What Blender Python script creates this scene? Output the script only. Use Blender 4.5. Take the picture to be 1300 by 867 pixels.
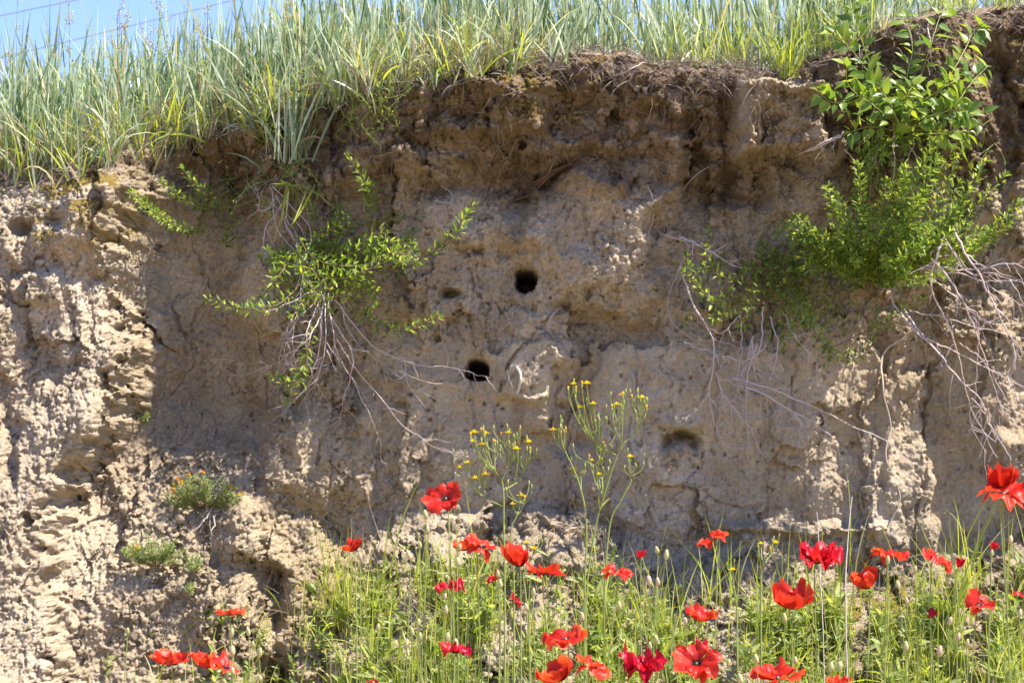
import bpy, math, random
import numpy as np
from mathutils import Vector, Matrix

random.seed(7)
RNG = np.random.default_rng(11)
scene = bpy.context.scene
for o in list(bpy.data.objects):
    bpy.data.objects.remove(o, do_unlink=True)
COL = scene.collection

# ------------------------------------------------------------------ camera
CAM = np.array([0.0, -8.0, -0.6])
DIST = float(np.linalg.norm(CAM))
MPP = 0.0025                                   # metres per photo pixel at the wall
cam_data = bpy.data.cameras.new('camera')
cam = bpy.data.objects.new('camera', cam_data)
COL.objects.link(cam)
cam.location = CAM
cam.rotation_euler = Vector((0, 8.0, 0.6)).to_track_quat('-Z', 'Y').to_euler()
cam_data.sensor_width = 36.0
cam_data.lens = 18.0 / (650 * MPP / DIST)
cam_data.clip_start = 0.1
cam_data.clip_end = 3000.0
cam_data.dof.use_dof = True
cam_data.dof.focus_distance = 7.95
cam_data.dof.aperture_fstop = 13.0
scene.camera = cam

# ------------------------------------------------------------------ sky, sun, exposure
SUN_DIR = Vector((0.50, -0.142, 0.85)).normalized()      # towards the sun
elev = math.asin(SUN_DIR.z)
world = bpy.data.worlds.new('World')
scene.world = world
world.use_nodes = True
wn = world.node_tree
wn.nodes.clear()
sky = wn.nodes.new('ShaderNodeTexSky')
sky.sky_type = 'NISHITA'
sky.sun_disc = False
sky.sun_elevation = elev
sky.sun_rotation = math.atan2(SUN_DIR.x, SUN_DIR.y)
sky.air_density = 1.0
sky.dust_density = 0.3
sky.ozone_density = 5.0
bg = wn.nodes.new('ShaderNodeBackground')
bg.inputs['Strength'].default_value = 0.12
wo = wn.nodes.new('ShaderNodeOutputWorld')
tint = wn.nodes.new('ShaderNodeMix')
tint.data_type = 'RGBA'
tint.blend_type = 'MULTIPLY'
tint.inputs[0].default_value = 1.0
tint.inputs[7].default_value = (0.84, 0.80, 1.02, 1)
wn.links.new(sky.outputs[0], tint.inputs[6])
wn.links.new(tint.outputs[2], bg.inputs[0])
wn.links.new(bg.outputs[0], wo.inputs[0])

sun_data = bpy.data.lights.new('sun', 'SUN')
sun_data.energy = 5.0
sun_data.angle = math.radians(0.5)
sun_data.color = (1.0, 0.91, 0.81)
sun = bpy.data.objects.new('sun', sun_data)
COL.objects.link(sun)
sun.rotation_euler = (-SUN_DIR).to_track_quat('-Z', 'Y').to_euler()
sun.location = (3, -3, 6)

scene.view_settings.view_transform = 'Standard'
scene.view_settings.look = 'None'
scene.view_settings.gamma = 1.0
scene.view_settings.use_curve_mapping = False
scene.view_settings.exposure = 1.30
scene.render.engine = 'CYCLES'
scene.cycles.max_bounces = 6
scene.cycles.diffuse_bounces = 4
scene.cycles.transparent_max_bounces = 6

# ------------------------------------------------------------------ pixel geometry
FW = np.array([0, 8.0, 0.6]) / DIST
UPV = np.array([0, -0.6, 8.0]) / DIST


def ray(px, py):
    a = (np.asarray(px, float) - 650) * MPP / DIST
    b = (433.5 - np.asarray(py, float)) * MPP / DIST
    return FW + a[..., None] * np.array([1.0, 0, 0]) + b[..., None] * UPV


def P(px, py, y=0.0):
    """Point seen at a photo pixel at depth y."""
    d = ray(px, py)
    t = (np.asarray(y) - CAM[1]) / d[..., 1]
    return CAM + d * np.asarray(t)[..., None]


# ------------------------------------------------------------------ noise
def _h(ix, iy, iz, seed):
    h = (ix.astype(np.int64) * 374761393 + iy.astype(np.int64) * 668265263 + iz * 1274126177 + seed * 974634777) & 0xFFFFFFFF
    h = ((h ^ (h >> 13)) * 1274126177) & 0xFFFFFFFF
    h = ((h ^ (h >> 16)) * 2246822519) & 0xFFFFFFFF
    return (h ^ (h >> 15)) & 0xFFFFFFFF


def hf(ix, iy, seed, iz=0):
    return _h(ix, iy, iz, seed) / 4294967295.0


def perlin2(x, y, seed=0):
    x0 = np.floor(x); y0 = np.floor(y)
    fx = x - x0; fy = y - y0
    ux = fx * fx * fx * (fx * (fx * 6 - 15) + 10); uy = fy * fy * fy * (fy * (fy * 6 - 15) + 10)
    def g(dx, dy):
        a = hf(x0 + dx, y0 + dy, seed) * 6.2831853
        return np.cos(a) * (fx - dx) + np.sin(a) * (fy - dy)
    a = g(0, 0); b = g(1, 0); c = g(0, 1); d = g(1, 1)
    return 1.5 * ((a + (b - a) * ux) * (1 - uy) + (c + (d - c) * ux) * uy)


def vnoise3(x, y, z, seed=0):
    x0 = np.floor(x); y0 = np.floor(y); z0 = np.floor(z)
    fx = x - x0; fy = y - y0; fz = z - z0
    ux = fx * fx * (3 - 2 * fx); uy = fy * fy * (3 - 2 * fy); uz = fz * fz * (3 - 2 * fz)
    r = 0
    for i in (0, 1):
        for j in (0, 1):
            for k in (0, 1):
                w = (ux if i else 1 - ux) * (uy if j else 1 - uy) * (uz if k else 1 - uz)
                r = r + w * hf(x0 + i, y0 + j, seed, (z0 + k).astype(np.int64))
    return r * 2 - 1


def fbm(x, y, oct=4, seed=0, gain=0.5):
    r = 0; a = 1.0
    for i in range(oct):
        r = r + a * perlin2(x, y, seed + i * 17)
        x = x * 2.03 + 5.1; y = y * 2.03 - 3.7; a *= gain
    return r


def billow(x, y, oct=4, seed=0, gain=0.5):
    r = 0; a = 1.0
    for i in range(oct):
        r = r + a * (np.abs(perlin2(x, y, seed + i * 17)) * 2 - 0.6)
        x = x * 2.03 + 5.1; y = y * 2.03 - 3.7; a *= gain
    return r


def worley(x, y, seed=0):
    x0 = np.floor(x); y0 = np.floor(y)
    f1 = np.full(x.shape, 9.0); f2 = np.full(x.shape, 9.0); cid = np.zeros(x.shape)
    for i in (-1, 0, 1):
        for j in (-1, 0, 1):
            cx = x0 + i; cy = y0 + j
            px = cx + hf(cx, cy, seed); py = cy + hf(cx, cy, seed + 101)
            d = np.hypot(px - x, py - y)
            cr = hf(cx, cy, seed + 202)
            near = d < f1
            f2 = np.where(near, f1, np.minimum(f2, d))
            cid = np.where(near, cr, cid)
            f1 = np.where(near, d, f1)
    return f1, f2, cid


def facets(x, y, seed=0):
    """Broken, tilted chunks: every cell is a small plane of its own."""
    x0 = np.floor(x); y0 = np.floor(y)
    f1 = np.full(x.shape, 9.0); val = np.zeros(x.shape)
    for i in (-1, 0, 1):
        for j in (-1, 0, 1):
            cx = x0 + i; cy = y0 + j
            dx = x - cx - hf(cx, cy, seed); dy = y - cy - hf(cx, cy, seed + 101)
            d = np.abs(dx) * .9 + np.abs(dy) * .7 + .35 * np.hypot(dx, dy)
            v = (hf(cx, cy, seed + 202) - .5) + 1.3 * (hf(cx, cy, seed + 303) - .5) * dx + 1.3 * (hf(cx, cy, seed + 404) - .5) * dy
            near = d < f1
            val = np.where(near, v, val); f1 = np.where(near, d, f1)
    return val


def sm(a, b, x):
    t = np.clip((x - a) / (b - a), 0, 1)
    return t * t * (3 - 2 * t)


def gau(U, V, cx, cy, rx, ry):
    return np.exp(-((U - cx) / rx) ** 2 - ((V - cy) / ry) ** 2)


def box(U, V, x0, x1, y0, y1, s=8.0, sy=None):
    sy = sy or s
    return sm(x0 - s, x0 + s, U) * (1 - sm(x1 - s, x1 + s, U)) * sm(y0 - sy, y0 + sy, V) * (1 - sm(y1 - sy, y1 + sy, V))


def seg_dist(U, V, pts):
    d = np.full(U.shape, 1e9)
    for (ax, ay), (bx, by) in zip(pts[:-1], pts[1:]):
        dx, dy = bx - ax, by - ay
        t = np.clip(((U - ax) * dx + (V - ay) * dy) / (dx * dx + dy * dy + 1e-9), 0, 1)
        d = np.minimum(d, np.hypot(U - ax - t * dx, V - ay - t * dy))
    return d


# ------------------------------------------------------------------ the relief of the bank
TOPX = [-9000, -100, 60, 130, 175, 215, 270, 340, 430, 520, 620, 700, 760, 850, 930, 1000, 1060, 1150, 1230, 1300, 1400, 9000]
TOPV = [215, 215, 212, 198, 185, 168, 155, 140, 124, 106, 92, 82, 76, 88, 92, 96, 66, 36, 14, -2, -14, -30]
TALX = [-9000, 430, 520, 700, 770, 830, 930, 1000, 1100, 1200, 1300, 9000]
TALV = [720, 700, 672, 640, 650, 682, 672, 700, 712, 700, 690, 690]
CRACKS = [
    ([(636, 498), (642, 470), (668, 436), (690, 410), (706, 396)], 2.4, .03),
    ([(594, 484), (597, 520), (600, 548), (622, 560), (628, 600), (650, 640)], 1.6, .012),
    ([(726, 400), (724, 450), (720, 480), (700, 505), (696, 560)], 2.2, .02),
    ([(808, 440), (806, 500), (800, 560), (812, 600)], 1.6, .012),
    ([(1182, 440), (1186, 490), (1178, 540), (1174, 600), (1160, 650), (1158, 700)], 2.2, .02),
    ([(1118, 470), (1112, 520), (1104, 560), (1106, 600)], 1.6, .014),
    ([(905, 440), (912, 500), (906, 560)], 1.4, .01),
    ([(1003, 480), (1006, 520)], 2.4, .02),
    ([(836, 545), (858, 548), (888, 552)], 2.6, .02),
    ([(866, 612), (880, 622), (910, 636), (960, 640)], 2.5, .02),
    ([(486, 470), (520, 488), (560, 486), (590, 478)], 2.0, .012),
    ([(410, 560), (408, 600), (402, 640)], 2.0, .016),
    ([(0, 492), (22, 490), (40, 480), (48, 462)], 3.5, .03),
    ([(40, 560), (42, 520), (60, 505)], 3.0, .02),
    ([(150, 560), (142, 600), (140, 640)], 2.6, .025),
    ([(110, 400), (120, 470), (112, 520)], 2.2, .015),
    ([(590, 320), (600, 360), (592, 400), (604, 440)], 2.4, .014),
    ([(766, 395), (790, 402), (830, 396)], 3.0, .02),
    ([(690, 660), (720, 700), (728, 760)], 3.0, .03),
    ([(1245, 330), (1250, 400), (1240, 470)], 2.0, .012),
]


def relief(U, V):
    """Distance (m) that the bank stands out towards the viewer at wall coordinates U, V (in photo pixels)."""
    w1 = fbm(U / 70, V / 70, 3, 3); w2 = fbm(U / 70 + 9, V / 70, 3, 5)
    u = U + 13 * w1; v = V + 13 * w2
    D = (V - 433) / 1000 * 0.05
    inside = sm(-250, -60, U) * (1 - sm(1360, 1600, U))
    # root-bound lip overhanging the middle
    lipv = 232 + 20 * np.sin(U / 57.0) + 18 * np.sin(U / 131.0 + 1)
    lip = sm(360, 480, u) * (1 - sm(1190, 1260, u))
    D = D + 0.155 * lip * (1 - sm(lipv - 50, lipv + 28, v))
    D = D + 0.03 * lip * (1 - sm(120, 160, v))
    # the shaded hollow on the left
    D = D - 0.17 * box(u, v, 200, 328, 170, 560, 30, 60)
    D = D + 0.10 * box(u, v, 195, 345, 100, 190, 26, 40)
    # left buttress
    edge = 182 - 40 * sm(500, 700, V) - 16 * sm(240, 300, V) + 22 * np.sin(V / 61.0) * sm(300, 360, V) * .6
    but = 1 - sm(edge - 26, edge + 22, u + 9 * fbm(U / 18, V / 18, 3, 15))
    bd = 0.29 + 0.34 * sm(230, 900, V) - 0.12 * (1 - sm(205, 300, V)) + 0.05 * np.sin(V / 47.0 + U / 60.0)
    gul = box(U, V, 60, 350, 480, 2500, 34, 60)
    gd = gul * (0.46 * sm(470, 830, V)); bb = but * bd
    D = np.where(U < 420, D + .5 * (bb + gd + np.sqrt((bb - gd) ** 2 + .004)) - .03 * np.clip(but + gul, 0, 1), D)
    D = D + 0.09 * box(u, v, 95, 165, 225, 345, 18, 22) * sm(-9000, -8000, U)
    D = D + 0.05 * box(u, v, 42, 92, 360, 402, 8, 8) + 0.045 * box(u, v, 88, 128, 375, 470, 10, 14)
    D = D + 0.05 * box(u, v, -40, 52, 410, 486, 12, 10)
    D = D - 0.05 * box(u, v, 44, 60, 515, 620, 6, 30)
    D = D + 0.16 * gau(u, v, 30, 800, 90, 120)
    D = D - 0.025 * box(u, v, 118, 150, 570, 650, 8, 14)
    # gully at the foot of the hollow
    # ridge right of the gully
    rid = gau(u, V, 372 + 28 * sm(600, 860, V), 560, 44, 1e6) * sm(500, 560, V)
    D = D + rid * (0.05 + 0.16 * sm(590, 900, V))
    D = D + 0.07 * box(u, v, 360, 440, 700, 860, 14, 20) + 0.06 * box(u, v, 300, 345, 640, 710, 12, 16)
    D = D - 0.03 * gau(u, v, 340, 760, 22, 60)
    D = D + 0.05 * box(u, v, 392, 470, 520, 640, 14, 22)
    D = D + 0.05 * box(u, v, 345, 395, 525, 620, 9, 16)
    D = D + 0.06 * box(u, v, 300, 352, 322, 410, 14, 20)
    # centre: bulges, slab, pillar
    D = D + 0.075 * box(u + 12 * w1, v + 22 * w2, 676, 834, 240, 388, 14, 16) - 0.022 * box(u + 16 * w1, v + 14 * w2, 730, 815, 400, 428, 22, 14)
    for (cx, cy, rx, ry, am) in [(742, 268, 36, 24, .035), (800, 300, 30, 34, .04), (760, 344, 46, 26, .045), (705, 300, 26, 30, .03), (596, 300, 26, 20, .03), (640, 285, 26, 26, .03), (560, 268, 24, 18, .03), (520, 345, 30, 22, .025), (880, 300, 26, 24, .03), (1040, 240, 22, 26, .03)]:
        D = D + am * np.exp(-(np.hypot((u - cx) / rx, (v - cy) / ry)) ** 3)
    D = D - 0.035 * np.exp(-(seg_dist(u, v, [(640, 264), (680, 240), (720, 210), (748, 196)]) / 9) ** 2)
    D = D + 0.030 * box(u + 10 * w2, v + 18 * w1, 716, 826, 318, 380, 18, 16)
    D = D + 0.025 * box(u, v, 545, 690, 250, 330, 20, 16)
    slab = sm(640, 664, u - (433 - V) * .35) * (1 - sm(720, 727, u)) * box(U, v, 560, 800, 396, 506, 30, 8)
    D = D + 0.050 * slab
    D = D + 0.03 * box(u, v, 664, 698, 500, 545, 6, 8)
    D = D - 0.045 * box(u, v, 700, 752, 472, 580, 5, 14)
    D = D - 0.018 * box(u, v, 726, 790, 404, 452, 10, 14)
    D = D + 0.02 * box(u, v, 480, 596, 330, 400, 16, 12)
    D = D - 0.02 * box(u, v, 480, 590, 400, 475, 16, 14)
    D = D + 0.022 * box(u, v, 820, 900, 430, 545, 10, 12) + 0.02 * box(u, v, 1120, 1180, 470, 640, 6, 14)
    D = D + 0.035 * box(u, v, 792, 870, 560, 690, 16, 22)
    # lumps under the right lip
    D = D + 0.135 * box(u * .5 + U * .5, v * .5 + V * .5, 936, 1036, 116, 200, 6, 6) - 0.06 * box(U, V, 912, 930, 110, 250, 8, 14) - 0.05 * box(u, v, 930, 975, 206, 268, 6, 8) + 0.035 * box(u, v, 970, 1062, 195, 272, 8, 10)
    D = D - 0.085 * box(u, v, 862, 934, 162, 262, 10, 12) - 0.05 * box(u, v, 740, 860, 196, 236, 16, 8)
    D = D + 0.06 * box(u, v, 520, 690, 108, 176, 12, 7) + 0.05 * box(u, v, 500, 590, 196, 236, 10, 8)
    D = D + 0.04 * box(u, v, 1232, 1300, 120, 280, 12, 22) - 0.05 * box(u, v, 1268, 1292, 100, 330, 6, 40)
    D = D - 0.04 * box(u, v, 1060, 1230, 180, 420, 22, 30)
    D = D + 0.05 * box(u, v, 1258, 1320, 545, 640, 10, 14)
    # ledges low on the right
    D = D + 0.05 * box(u, v, 915, 1110, 658, 672, 18, 6) + 0.03 * box(u, v, 925, 1085, 672, 720, 14, 10)
    D = D + 0.02 * box(u, v, 1075, 1140, 590, 690, 10, 16) - 0.035 * box(u, v, 1070, 1210, 430, 660, 26, 30)
    # talus
    tv = np.interp(U, TALX, TALV) + 12 * w2
    tal = np.maximum(V - tv, 0)
    tal = np.sqrt(tal * tal + 14 * 14) - 14
    right = np.maximum(sm(410, 470, U), sm(820, 1000, V))
    D = D + right * tal * MPP * 1.20
    D = D + 0.07 * box(u, v, 545, 730, 650, 720, 24, 14)
    D = D + 0.12 * gau(u, v, 1110, 790, 80, 46) + 0.07 * gau(u, v, 900, 760, 60, 40) + 0.08 * gau(u, v, 480, 700, 50, 30)
    D = D * inside + (1 - inside) * (tal * MPP * 1.2 + 0.1)
    # roughness of several sizes
    low = sm(-22, 24, V - np.interp(U, TALX, TALV))
    humus = (1 - sm(215, 275, v)) * sm(170, 260, U)
    left = 1 - sm(150, 200, U)
    smooth = np.clip(sm(400, 450, V) * (1 - low) * sm(440, 520, U), 0, 1)
    hol = box(U, V, 200, 335, 270, 560, 24)
    rough = (1.0 - 0.55 * smooth + 0.3 * humus) * (1 - .55 * hol) * (1 - .42 * left)
    D = D + 0.034 * rough * fbm(u / 95, v / 95, 3, 21)
    w3 = fbm(U / 22, V / 22, 3, 25); w4 = fbm(U / 22 + 4, V / 22, 3, 27)
    vary = np.clip(.75 + .9 * fbm(U / 130, V / 130, 2, 45), .25, 1.5)
    mid = box(U, V, 540, 850, 230, 560, 30)
    vary = vary * (1 - .5 * mid)
    D = D + rough * vary * 0.058 * facets(u / 60 + .14 * w3, v / 104 + .14 * w4, 31)
    D = D + smooth * 0.055 * facets(U / 120 + .12 * w1 + .05 * w3, V / 230 + .10 * w2 + .03 * w4, 35)
    D = D + rough * vary * 0.026 * (1 - .45 * left) * facets(u / 28 + .2 * w4, v / 42 + .2 * w3, 37)
    D = D + rough * (.3 + .7 * vary) * 0.0060 * facets(u / 11 + .25 * w3, v / 12 + .25 * w4, 43)
    D = D + rough * 0.0055 * billow(u / 30, v / 26, 4, 51, .62)
    D = D + rough * 0.010 * fbm(u / 40, v / 60, 5, 55, .55)
    D = D - rough * .006 * np.clip(1 - np.abs(fbm(u / 34, v / 48, 3, 191)) / .035, 0, 1) * sm(-.1, .3, w3)
    D = D - rough * .004 * np.clip(1 - np.abs(fbm(u / 15, v / 19, 3, 195)) / .05, 0, 1) * sm(-.1, .3, w4)
    drip = billow(u / 9, v / 26, 3, 61, .55)
    D = D + 0.0060 * drip * np.clip(left + gul + .35 * smooth, 0, 1) + left * .014 * fbm(u / 24, v / 85, 4, 63)
    f1, f2, c = worley(u / 8.5, v / 7.5, 71)
    D = D + (0.0042 * (.45 - f1) + .003 * (c - .5)) * np.clip(.35 + .75 * low + .7 * humus + .8 * left - .12 * smooth, 0, 1)
    D = D + 0.0035 * rough * fbm(U / 6, V / 6, 2, 81)
    f1, f2, c = worley(U / 13 + .3 * w3, V / 13 + .3 * w4, 75)
    D = D - np.where(c > .62 + .2 * smooth + .1 * left, .010 * (1 - sm(.07, .24, f1)), 0) * (1 - .4 * hol)
    f1, f2, c = worley(U / 6.5, V / 6.5, 77)
    D = D - np.where(c > .74, .006 * (1 - sm(.12, .4, f1)), 0) * (1 - .35 * smooth)
    D = D + humus * (.026 * facets(u / 33 + .2 * w3, v / 27 + .2 * w4, 85) + .010 * facets(u / 13, v / 11, 87))
    for pts, wd, dep in CRACKS:
        D = D - dep * np.exp(-(seg_dist(U + 5 * w1 + 3 * w3, V + 5 * w2 + 3 * w4, pts) / (wd * .75)) ** 2) * np.clip(.65 + .8 * w3, 0, 1)
    # small insect burrows
    r2 = np.random.default_rng(5)
    for i in range(150):
        a = r2.uniform(0, 1300); b = r2.uniform(280, 680); r = r2.uniform(1.3, 2.6)
        if a > 440 and r2.random() < .3:
            b = r2.uniform(420, 600)
        m = (np.abs(U - a) < 14) & (np.abs(V - b) < 14)
        if m.any():
            D[m] -= 0.016 * np.exp(-(np.hypot(U[m] - a, (V[m] - b)) / r) ** 4)
    # cavities and the nest burrows
    for (cx, cy, rx, ry, dep, pw) in [(572, 373, 11, 5.5, .07, 4), (640, 322, 12, 9, .05, 2), (604, 318, 12, 6, .04, 2),
                                       (47, 302, 13, 11, .10, 3), (115, 626, 7, 8, .06, 4),
                                      (508, 514, 10, 4, .03, 3), (92, 292, 10, 10, .06, 2), (1140, 387, 6, 7, .05, 3),
                                      (735, 560, 12, 9, .03, 2), (557, 430, 5, 4, .04, 4), (1083, 345, 20, 18, .05, 2)]:
        m = (np.abs(U - cx) < 60) & (np.abs(V - cy) < 60)
        D[m] -= dep * np.exp(-(np.hypot((u[m] * .3 + U[m] * .7 - cx) / rx, (V[m] - cy) / ry)) ** pw)
    m = (np.abs(U - 862) < 60) & (np.abs(V - 565) < 60)
    uu = U[m] + 3 * w1[m] + 2 * w3[m]; vv = V[m] + 3 * w2[m] + 2.5 * w4[m]
    arch = 546 + 10 * ((uu - 862) / 26) ** 2
    D[m] -= (.10 + .02 * w3[m]) * sm(-1.5, 3, vv - arch + 1.5 * w3[m]) * (1 - sm(3, 26, vv - arch + 3 * w4[m])) * (1 - sm(12, 32, np.abs(uu - 862)))
    D[m] += .02 * (1 - sm(0, 14, np.abs(vv - 540))) * (1 - sm(20, 34, np.abs(uu - 862)))
    for (cx, cy, hw, hh) in [(669, 357, 14.0, 15.0), (606.5, 470, 16.0, 14.0)]:
        m = (np.abs(U - cx) < 70) & (np.abs(V - cy) < 70)
        x = (U[m] - cx + 1.8 * w1[m] + 1.6 * w3[m]) / hw; y = (V[m] - cy + 1.8 * w2[m] + 1.6 * w4[m]) / hh
        q = np.where(y > 0, (np.abs(x) ** 3 + np.abs(y) ** 3.2), (np.abs(x) ** 2.4 + np.abs(y) ** 2.2))
        D[m] = D[m] - 0.47 * (1 - sm(.70, 1.0, q)) - 0.022 * (1 - sm(.8, 1.35, q)) - 0.014 * np.exp(-(np.hypot(x / 1.35, (y + .15) / 1.3)) ** 4)
    return D


# ------------------------------------------------------------------ mesh helpers
def make_mesh(name, verts, faces_list, smooth=True, attrs=None):
    verts = np.ascontiguousarray(verts, np.float32)
    me = bpy.data.meshes.new(name)
    me.vertices.add(len(verts))
    me.vertices.foreach_set('co', verts.ravel())
    faces_list = [np.ascontiguousarray(f, np.int32) for f in faces_list if len(f)]
    nl = sum(f.size for f in faces_list); nf = sum(len(f) for f in faces_list)
    me.loops.add(nl); me.polygons.add(nf)
    me.loops.foreach_set('vertex_index', np.concatenate([f.ravel() for f in faces_list]))
    tot = np.concatenate([np.full(len(f), f.shape[1], np.int32) for f in faces_list])
    start = np.concatenate([[0], np.cumsum(tot)[:-1]]).astype(np.int32)
    me.polygons.foreach_set('loop_start', start)
    me.polygons.foreach_set('use_smooth', np.full(nf, smooth, bool))
    for k, a in (attrs or {}).items():
        at = me.attributes.new(k, 'FLOAT', 'POINT')
        at.data.foreach_set('value', np.ascontiguousarray(a, np.float32))
    me.update(calc_edges=True)
    return me


class MB:
    """Collects pieces of one mesh."""
    def __init__(self):
        self.v = []; self.f = {}; self.n = 0; self.a = []

    def add(self, verts, faces, rad=None):
        verts = np.asarray(verts, float).reshape(-1, 3)
        faces = np.asarray(faces, np.int64)
        self.f.setdefault(faces.shape[1], []).append(faces + self.n)
        self.v.append(verts); self.n += len(verts)
        self.a.append(np.zeros(len(verts)) if rad is None else np.asarray(rad, float).ravel())

    def mesh(self, name, smooth=True, origin=None):
        v = np.concatenate(self.v)
        if origin is not None:
            v = v - np.asarray(origin)
        return make_mesh(name, v, [np.concatenate(x) for x in self.f.values()], smooth, {'rad': np.concatenate(self.a)})

    def build(self, name, mat, parent=None, origin=None, smooth=True):
        if parent is not None and origin is None:
            origin = np.array(parent.location)
        o = bpy.data.objects.new(name, self.mesh(name, smooth, origin))
        o.data.materials.append(mat)
        COL.objects.link(o)
        if parent is not None:
            o.parent = parent
        elif origin is not None:
            o.location = origin
        return o


def thing(name, label, cat, loc, group=None):
    o = bpy.data.objects.new(name, None)
    COL.objects.link(o)
    o.location = [float(x) for x in loc]
    o.empty_display_size = 0.02
    return tag(o, label, cat, group)


def tag(o, label, cat, group=None, kind=None):
    o['label'] = label; o['category'] = cat
    if group: o['group'] = group
    if kind: o['kind'] = kind
    return o


def unit(a):
    a = np.asarray(a, float)
    return a / (np.linalg.norm(a, axis=-1, keepdims=True) + 1e-12)


def tube(mb, pts, r0, r1, sides=4, rad=0.0):
    pts = np.asarray(pts, float)
    n = len(pts)
    t = unit(np.gradient(pts, axis=0))
    ref = np.array([0.31, -0.9, 0.29]) if abs(t[0, 1]) < .9 else np.array([1.0, 0, 0.1])
    a = unit(np.cross(t, ref)); b = np.cross(t, a)
    rr = np.linspace(r0, r1, n)[:, None, None]
    th = np.arange(sides) / sides * 2 * math.pi
    ring = a[:, None, :] * np.cos(th)[None, :, None] + b[:, None, :] * np.sin(th)[None, :, None]
    v = pts[:, None, :] + ring * rr
    i = np.arange(n - 1)[:, None] * sides; j = np.arange(sides)[None, :]; k = (np.arange(sides)[None, :] + 1) % sides
    f = np.stack([i + j, i + k, i + sides + k, i + sides + j], -1).reshape(-1, 4)
    mb.add(v.reshape(-1, 3), f, np.full(n * sides, rad))
    mb.add(v[-1], np.arange(sides)[None, :], np.full(sides, rad))


def spline(pts, n=None, per=6):
    """Catmull-Rom through the points."""
    p = np.asarray(pts, float)
    if len(p) == 2:
        t = np.linspace(0, 1, n or per)[:, None]
        return p[0] * (1 - t) + p[1] * t
    q = np.concatenate([[2 * p[0] - p[1]], p, [2 * p[-1] - p[-2]]])
    out = []
    m = len(p) - 1
    k = max(3, (n // m) if n else per)
    t = np.linspace(0, 1, k, endpoint=False)[:, None]
    for i in range(m):
        a, b, c, d = q[i:i + 4]
        out.append(.5 * (2 * b + (c - a) * t + (2 * a - 5 * b + 4 * c - d) * t ** 2 + (3 * b - a - 3 * c + d) * t ** 3))
    out.append(p[-1:])
    return np.concatenate(out)


def wiggle(pts, amp):
    pts = np.array(pts)
    n = len(pts)
    w = np.cumsum(RNG.normal(0, 1, pts.shape), 0)
    w -= np.linspace(0, 1, n)[:, None] * w[-1]
    return pts + w * amp / max(1, math.sqrt(n))


def blades(mb, base, az, tilt, bend, length, width, nseg=5, twist0=None, twist=0.0, fold=0.0, rad=None):
    """Grass blades as tapering ribbons; all arguments are arrays over the blades."""
    N = len(base)
    s = np.linspace(0, 1, nseg + 1)
    ang = tilt[:, None] + bend[:, None] * (s[None, :] ** 1.4)
    hx = np.cos(az)[:, None]; hy = np.sin(az)[:, None]
    tx = np.sin(ang) * hx; ty = np.sin(ang) * hy; tz = np.cos(ang)
    step = (length / nseg)[:, None]
    T = np.stack([tx, ty, tz], -1)
    mid = (T[:, 1:] + T[:, :-1]) * .5 * step[..., None]
    C = np.concatenate([np.zeros((N, 1, 3)), np.cumsum(mid, 1)], 1) + base[:, None, :]
    H = np.stack([-np.sin(az), np.cos(az), np.zeros(N)], -1)[:, None, :] * np.ones((1, nseg + 1, 1))
    B = np.cross(T, H)
    tw = (RNG.uniform(-1.6, 1.6, N) if twist0 is None else twist0)[:, None] + np.asarray(twist) * s[None, :]
    S = H * np.cos(tw)[..., None] + B * np.sin(tw)[..., None]
    prof = np.minimum(1, .55 + 1.6 * s) * (1 - s ** 2.6) + .02
    W = (width[:, None] * .5 * prof[None, :])[..., None] * S
    V = np.stack([C - W, C + W], 2)
    idx = np.arange(N * (nseg + 1) * 2).reshape(N, nseg + 1, 2)
    F = np.stack([idx[:, :-1, 0], idx[:, :-1, 1], idx[:, 1:, 1], idx[:, 1:, 0]], -1).reshape(-1, 4)
    R = np.zeros((N, nseg + 1, 2)) + (s[None, :, None] if rad is None else np.asarray(rad)[:, None, None])
    mb.add(V.reshape(-1, 3), F, R)
    return C[:, -1]


def leaflets(mb, pos, d, nrm, length, width, fold=.25, rad=None, droop=.15):
    """Small folded leaves: base, two shoulders a side, tip."""
    N = len(pos)
    d = unit(d); side = unit(np.cross(d, nrm)); up = np.cross(side, d)
    L = np.asarray(length)[:, None] * np.ones((N, 1)); W = np.asarray(width)[:, None] * .5 * np.ones((N, 1))
    def pt(a, b):
        return pos + d * L * a + side * W * b + up * (abs(b) * W * fold - L * droop * a * a)
    V = np.stack([pt(0, 0), pt(.32, 1), pt(.72, .85), pt(1, 0), pt(.72, -.85), pt(.32, -1)], 1)
    i = np.arange(N)[:, None] * 6
    F = np.concatenate([i + np.array([0, 1, 2, 3]), i + np.array([0, 3, 4, 5])], 0)
    R = np.zeros((N, 6)) if rad is None else np.asarray(rad)[:, None] * np.ones((1, 6))
    mb.add(V.reshape(-1, 3), F, R)


# ------------------------------------------------------------------ materials
def new_mat(name):
    m = bpy.data.materials.new(name)
    m.use_nodes = True
    nt = m.node_tree
    nt.nodes.clear()
    out = nt.nodes.new('ShaderNodeOutputMaterial')
    return m, nt, out


def nd(nt, typ, **kw):
    n = nt.nodes.new(typ)
    for k, v in kw.items():
        setattr(n, k, v)
    return n


def ramp(nt, fac, stops):
    r = nd(nt, 'ShaderNodeValToRGB')
    el = r.color_ramp.elements
    while len(el) < len(stops):
        el.new(.5)
    for e, (p, c) in zip(el, stops):
        e.position = p; e.color = (*c, 1)
    nt.links.new(fac, r.inputs[0])
    return r.outputs[0]


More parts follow.
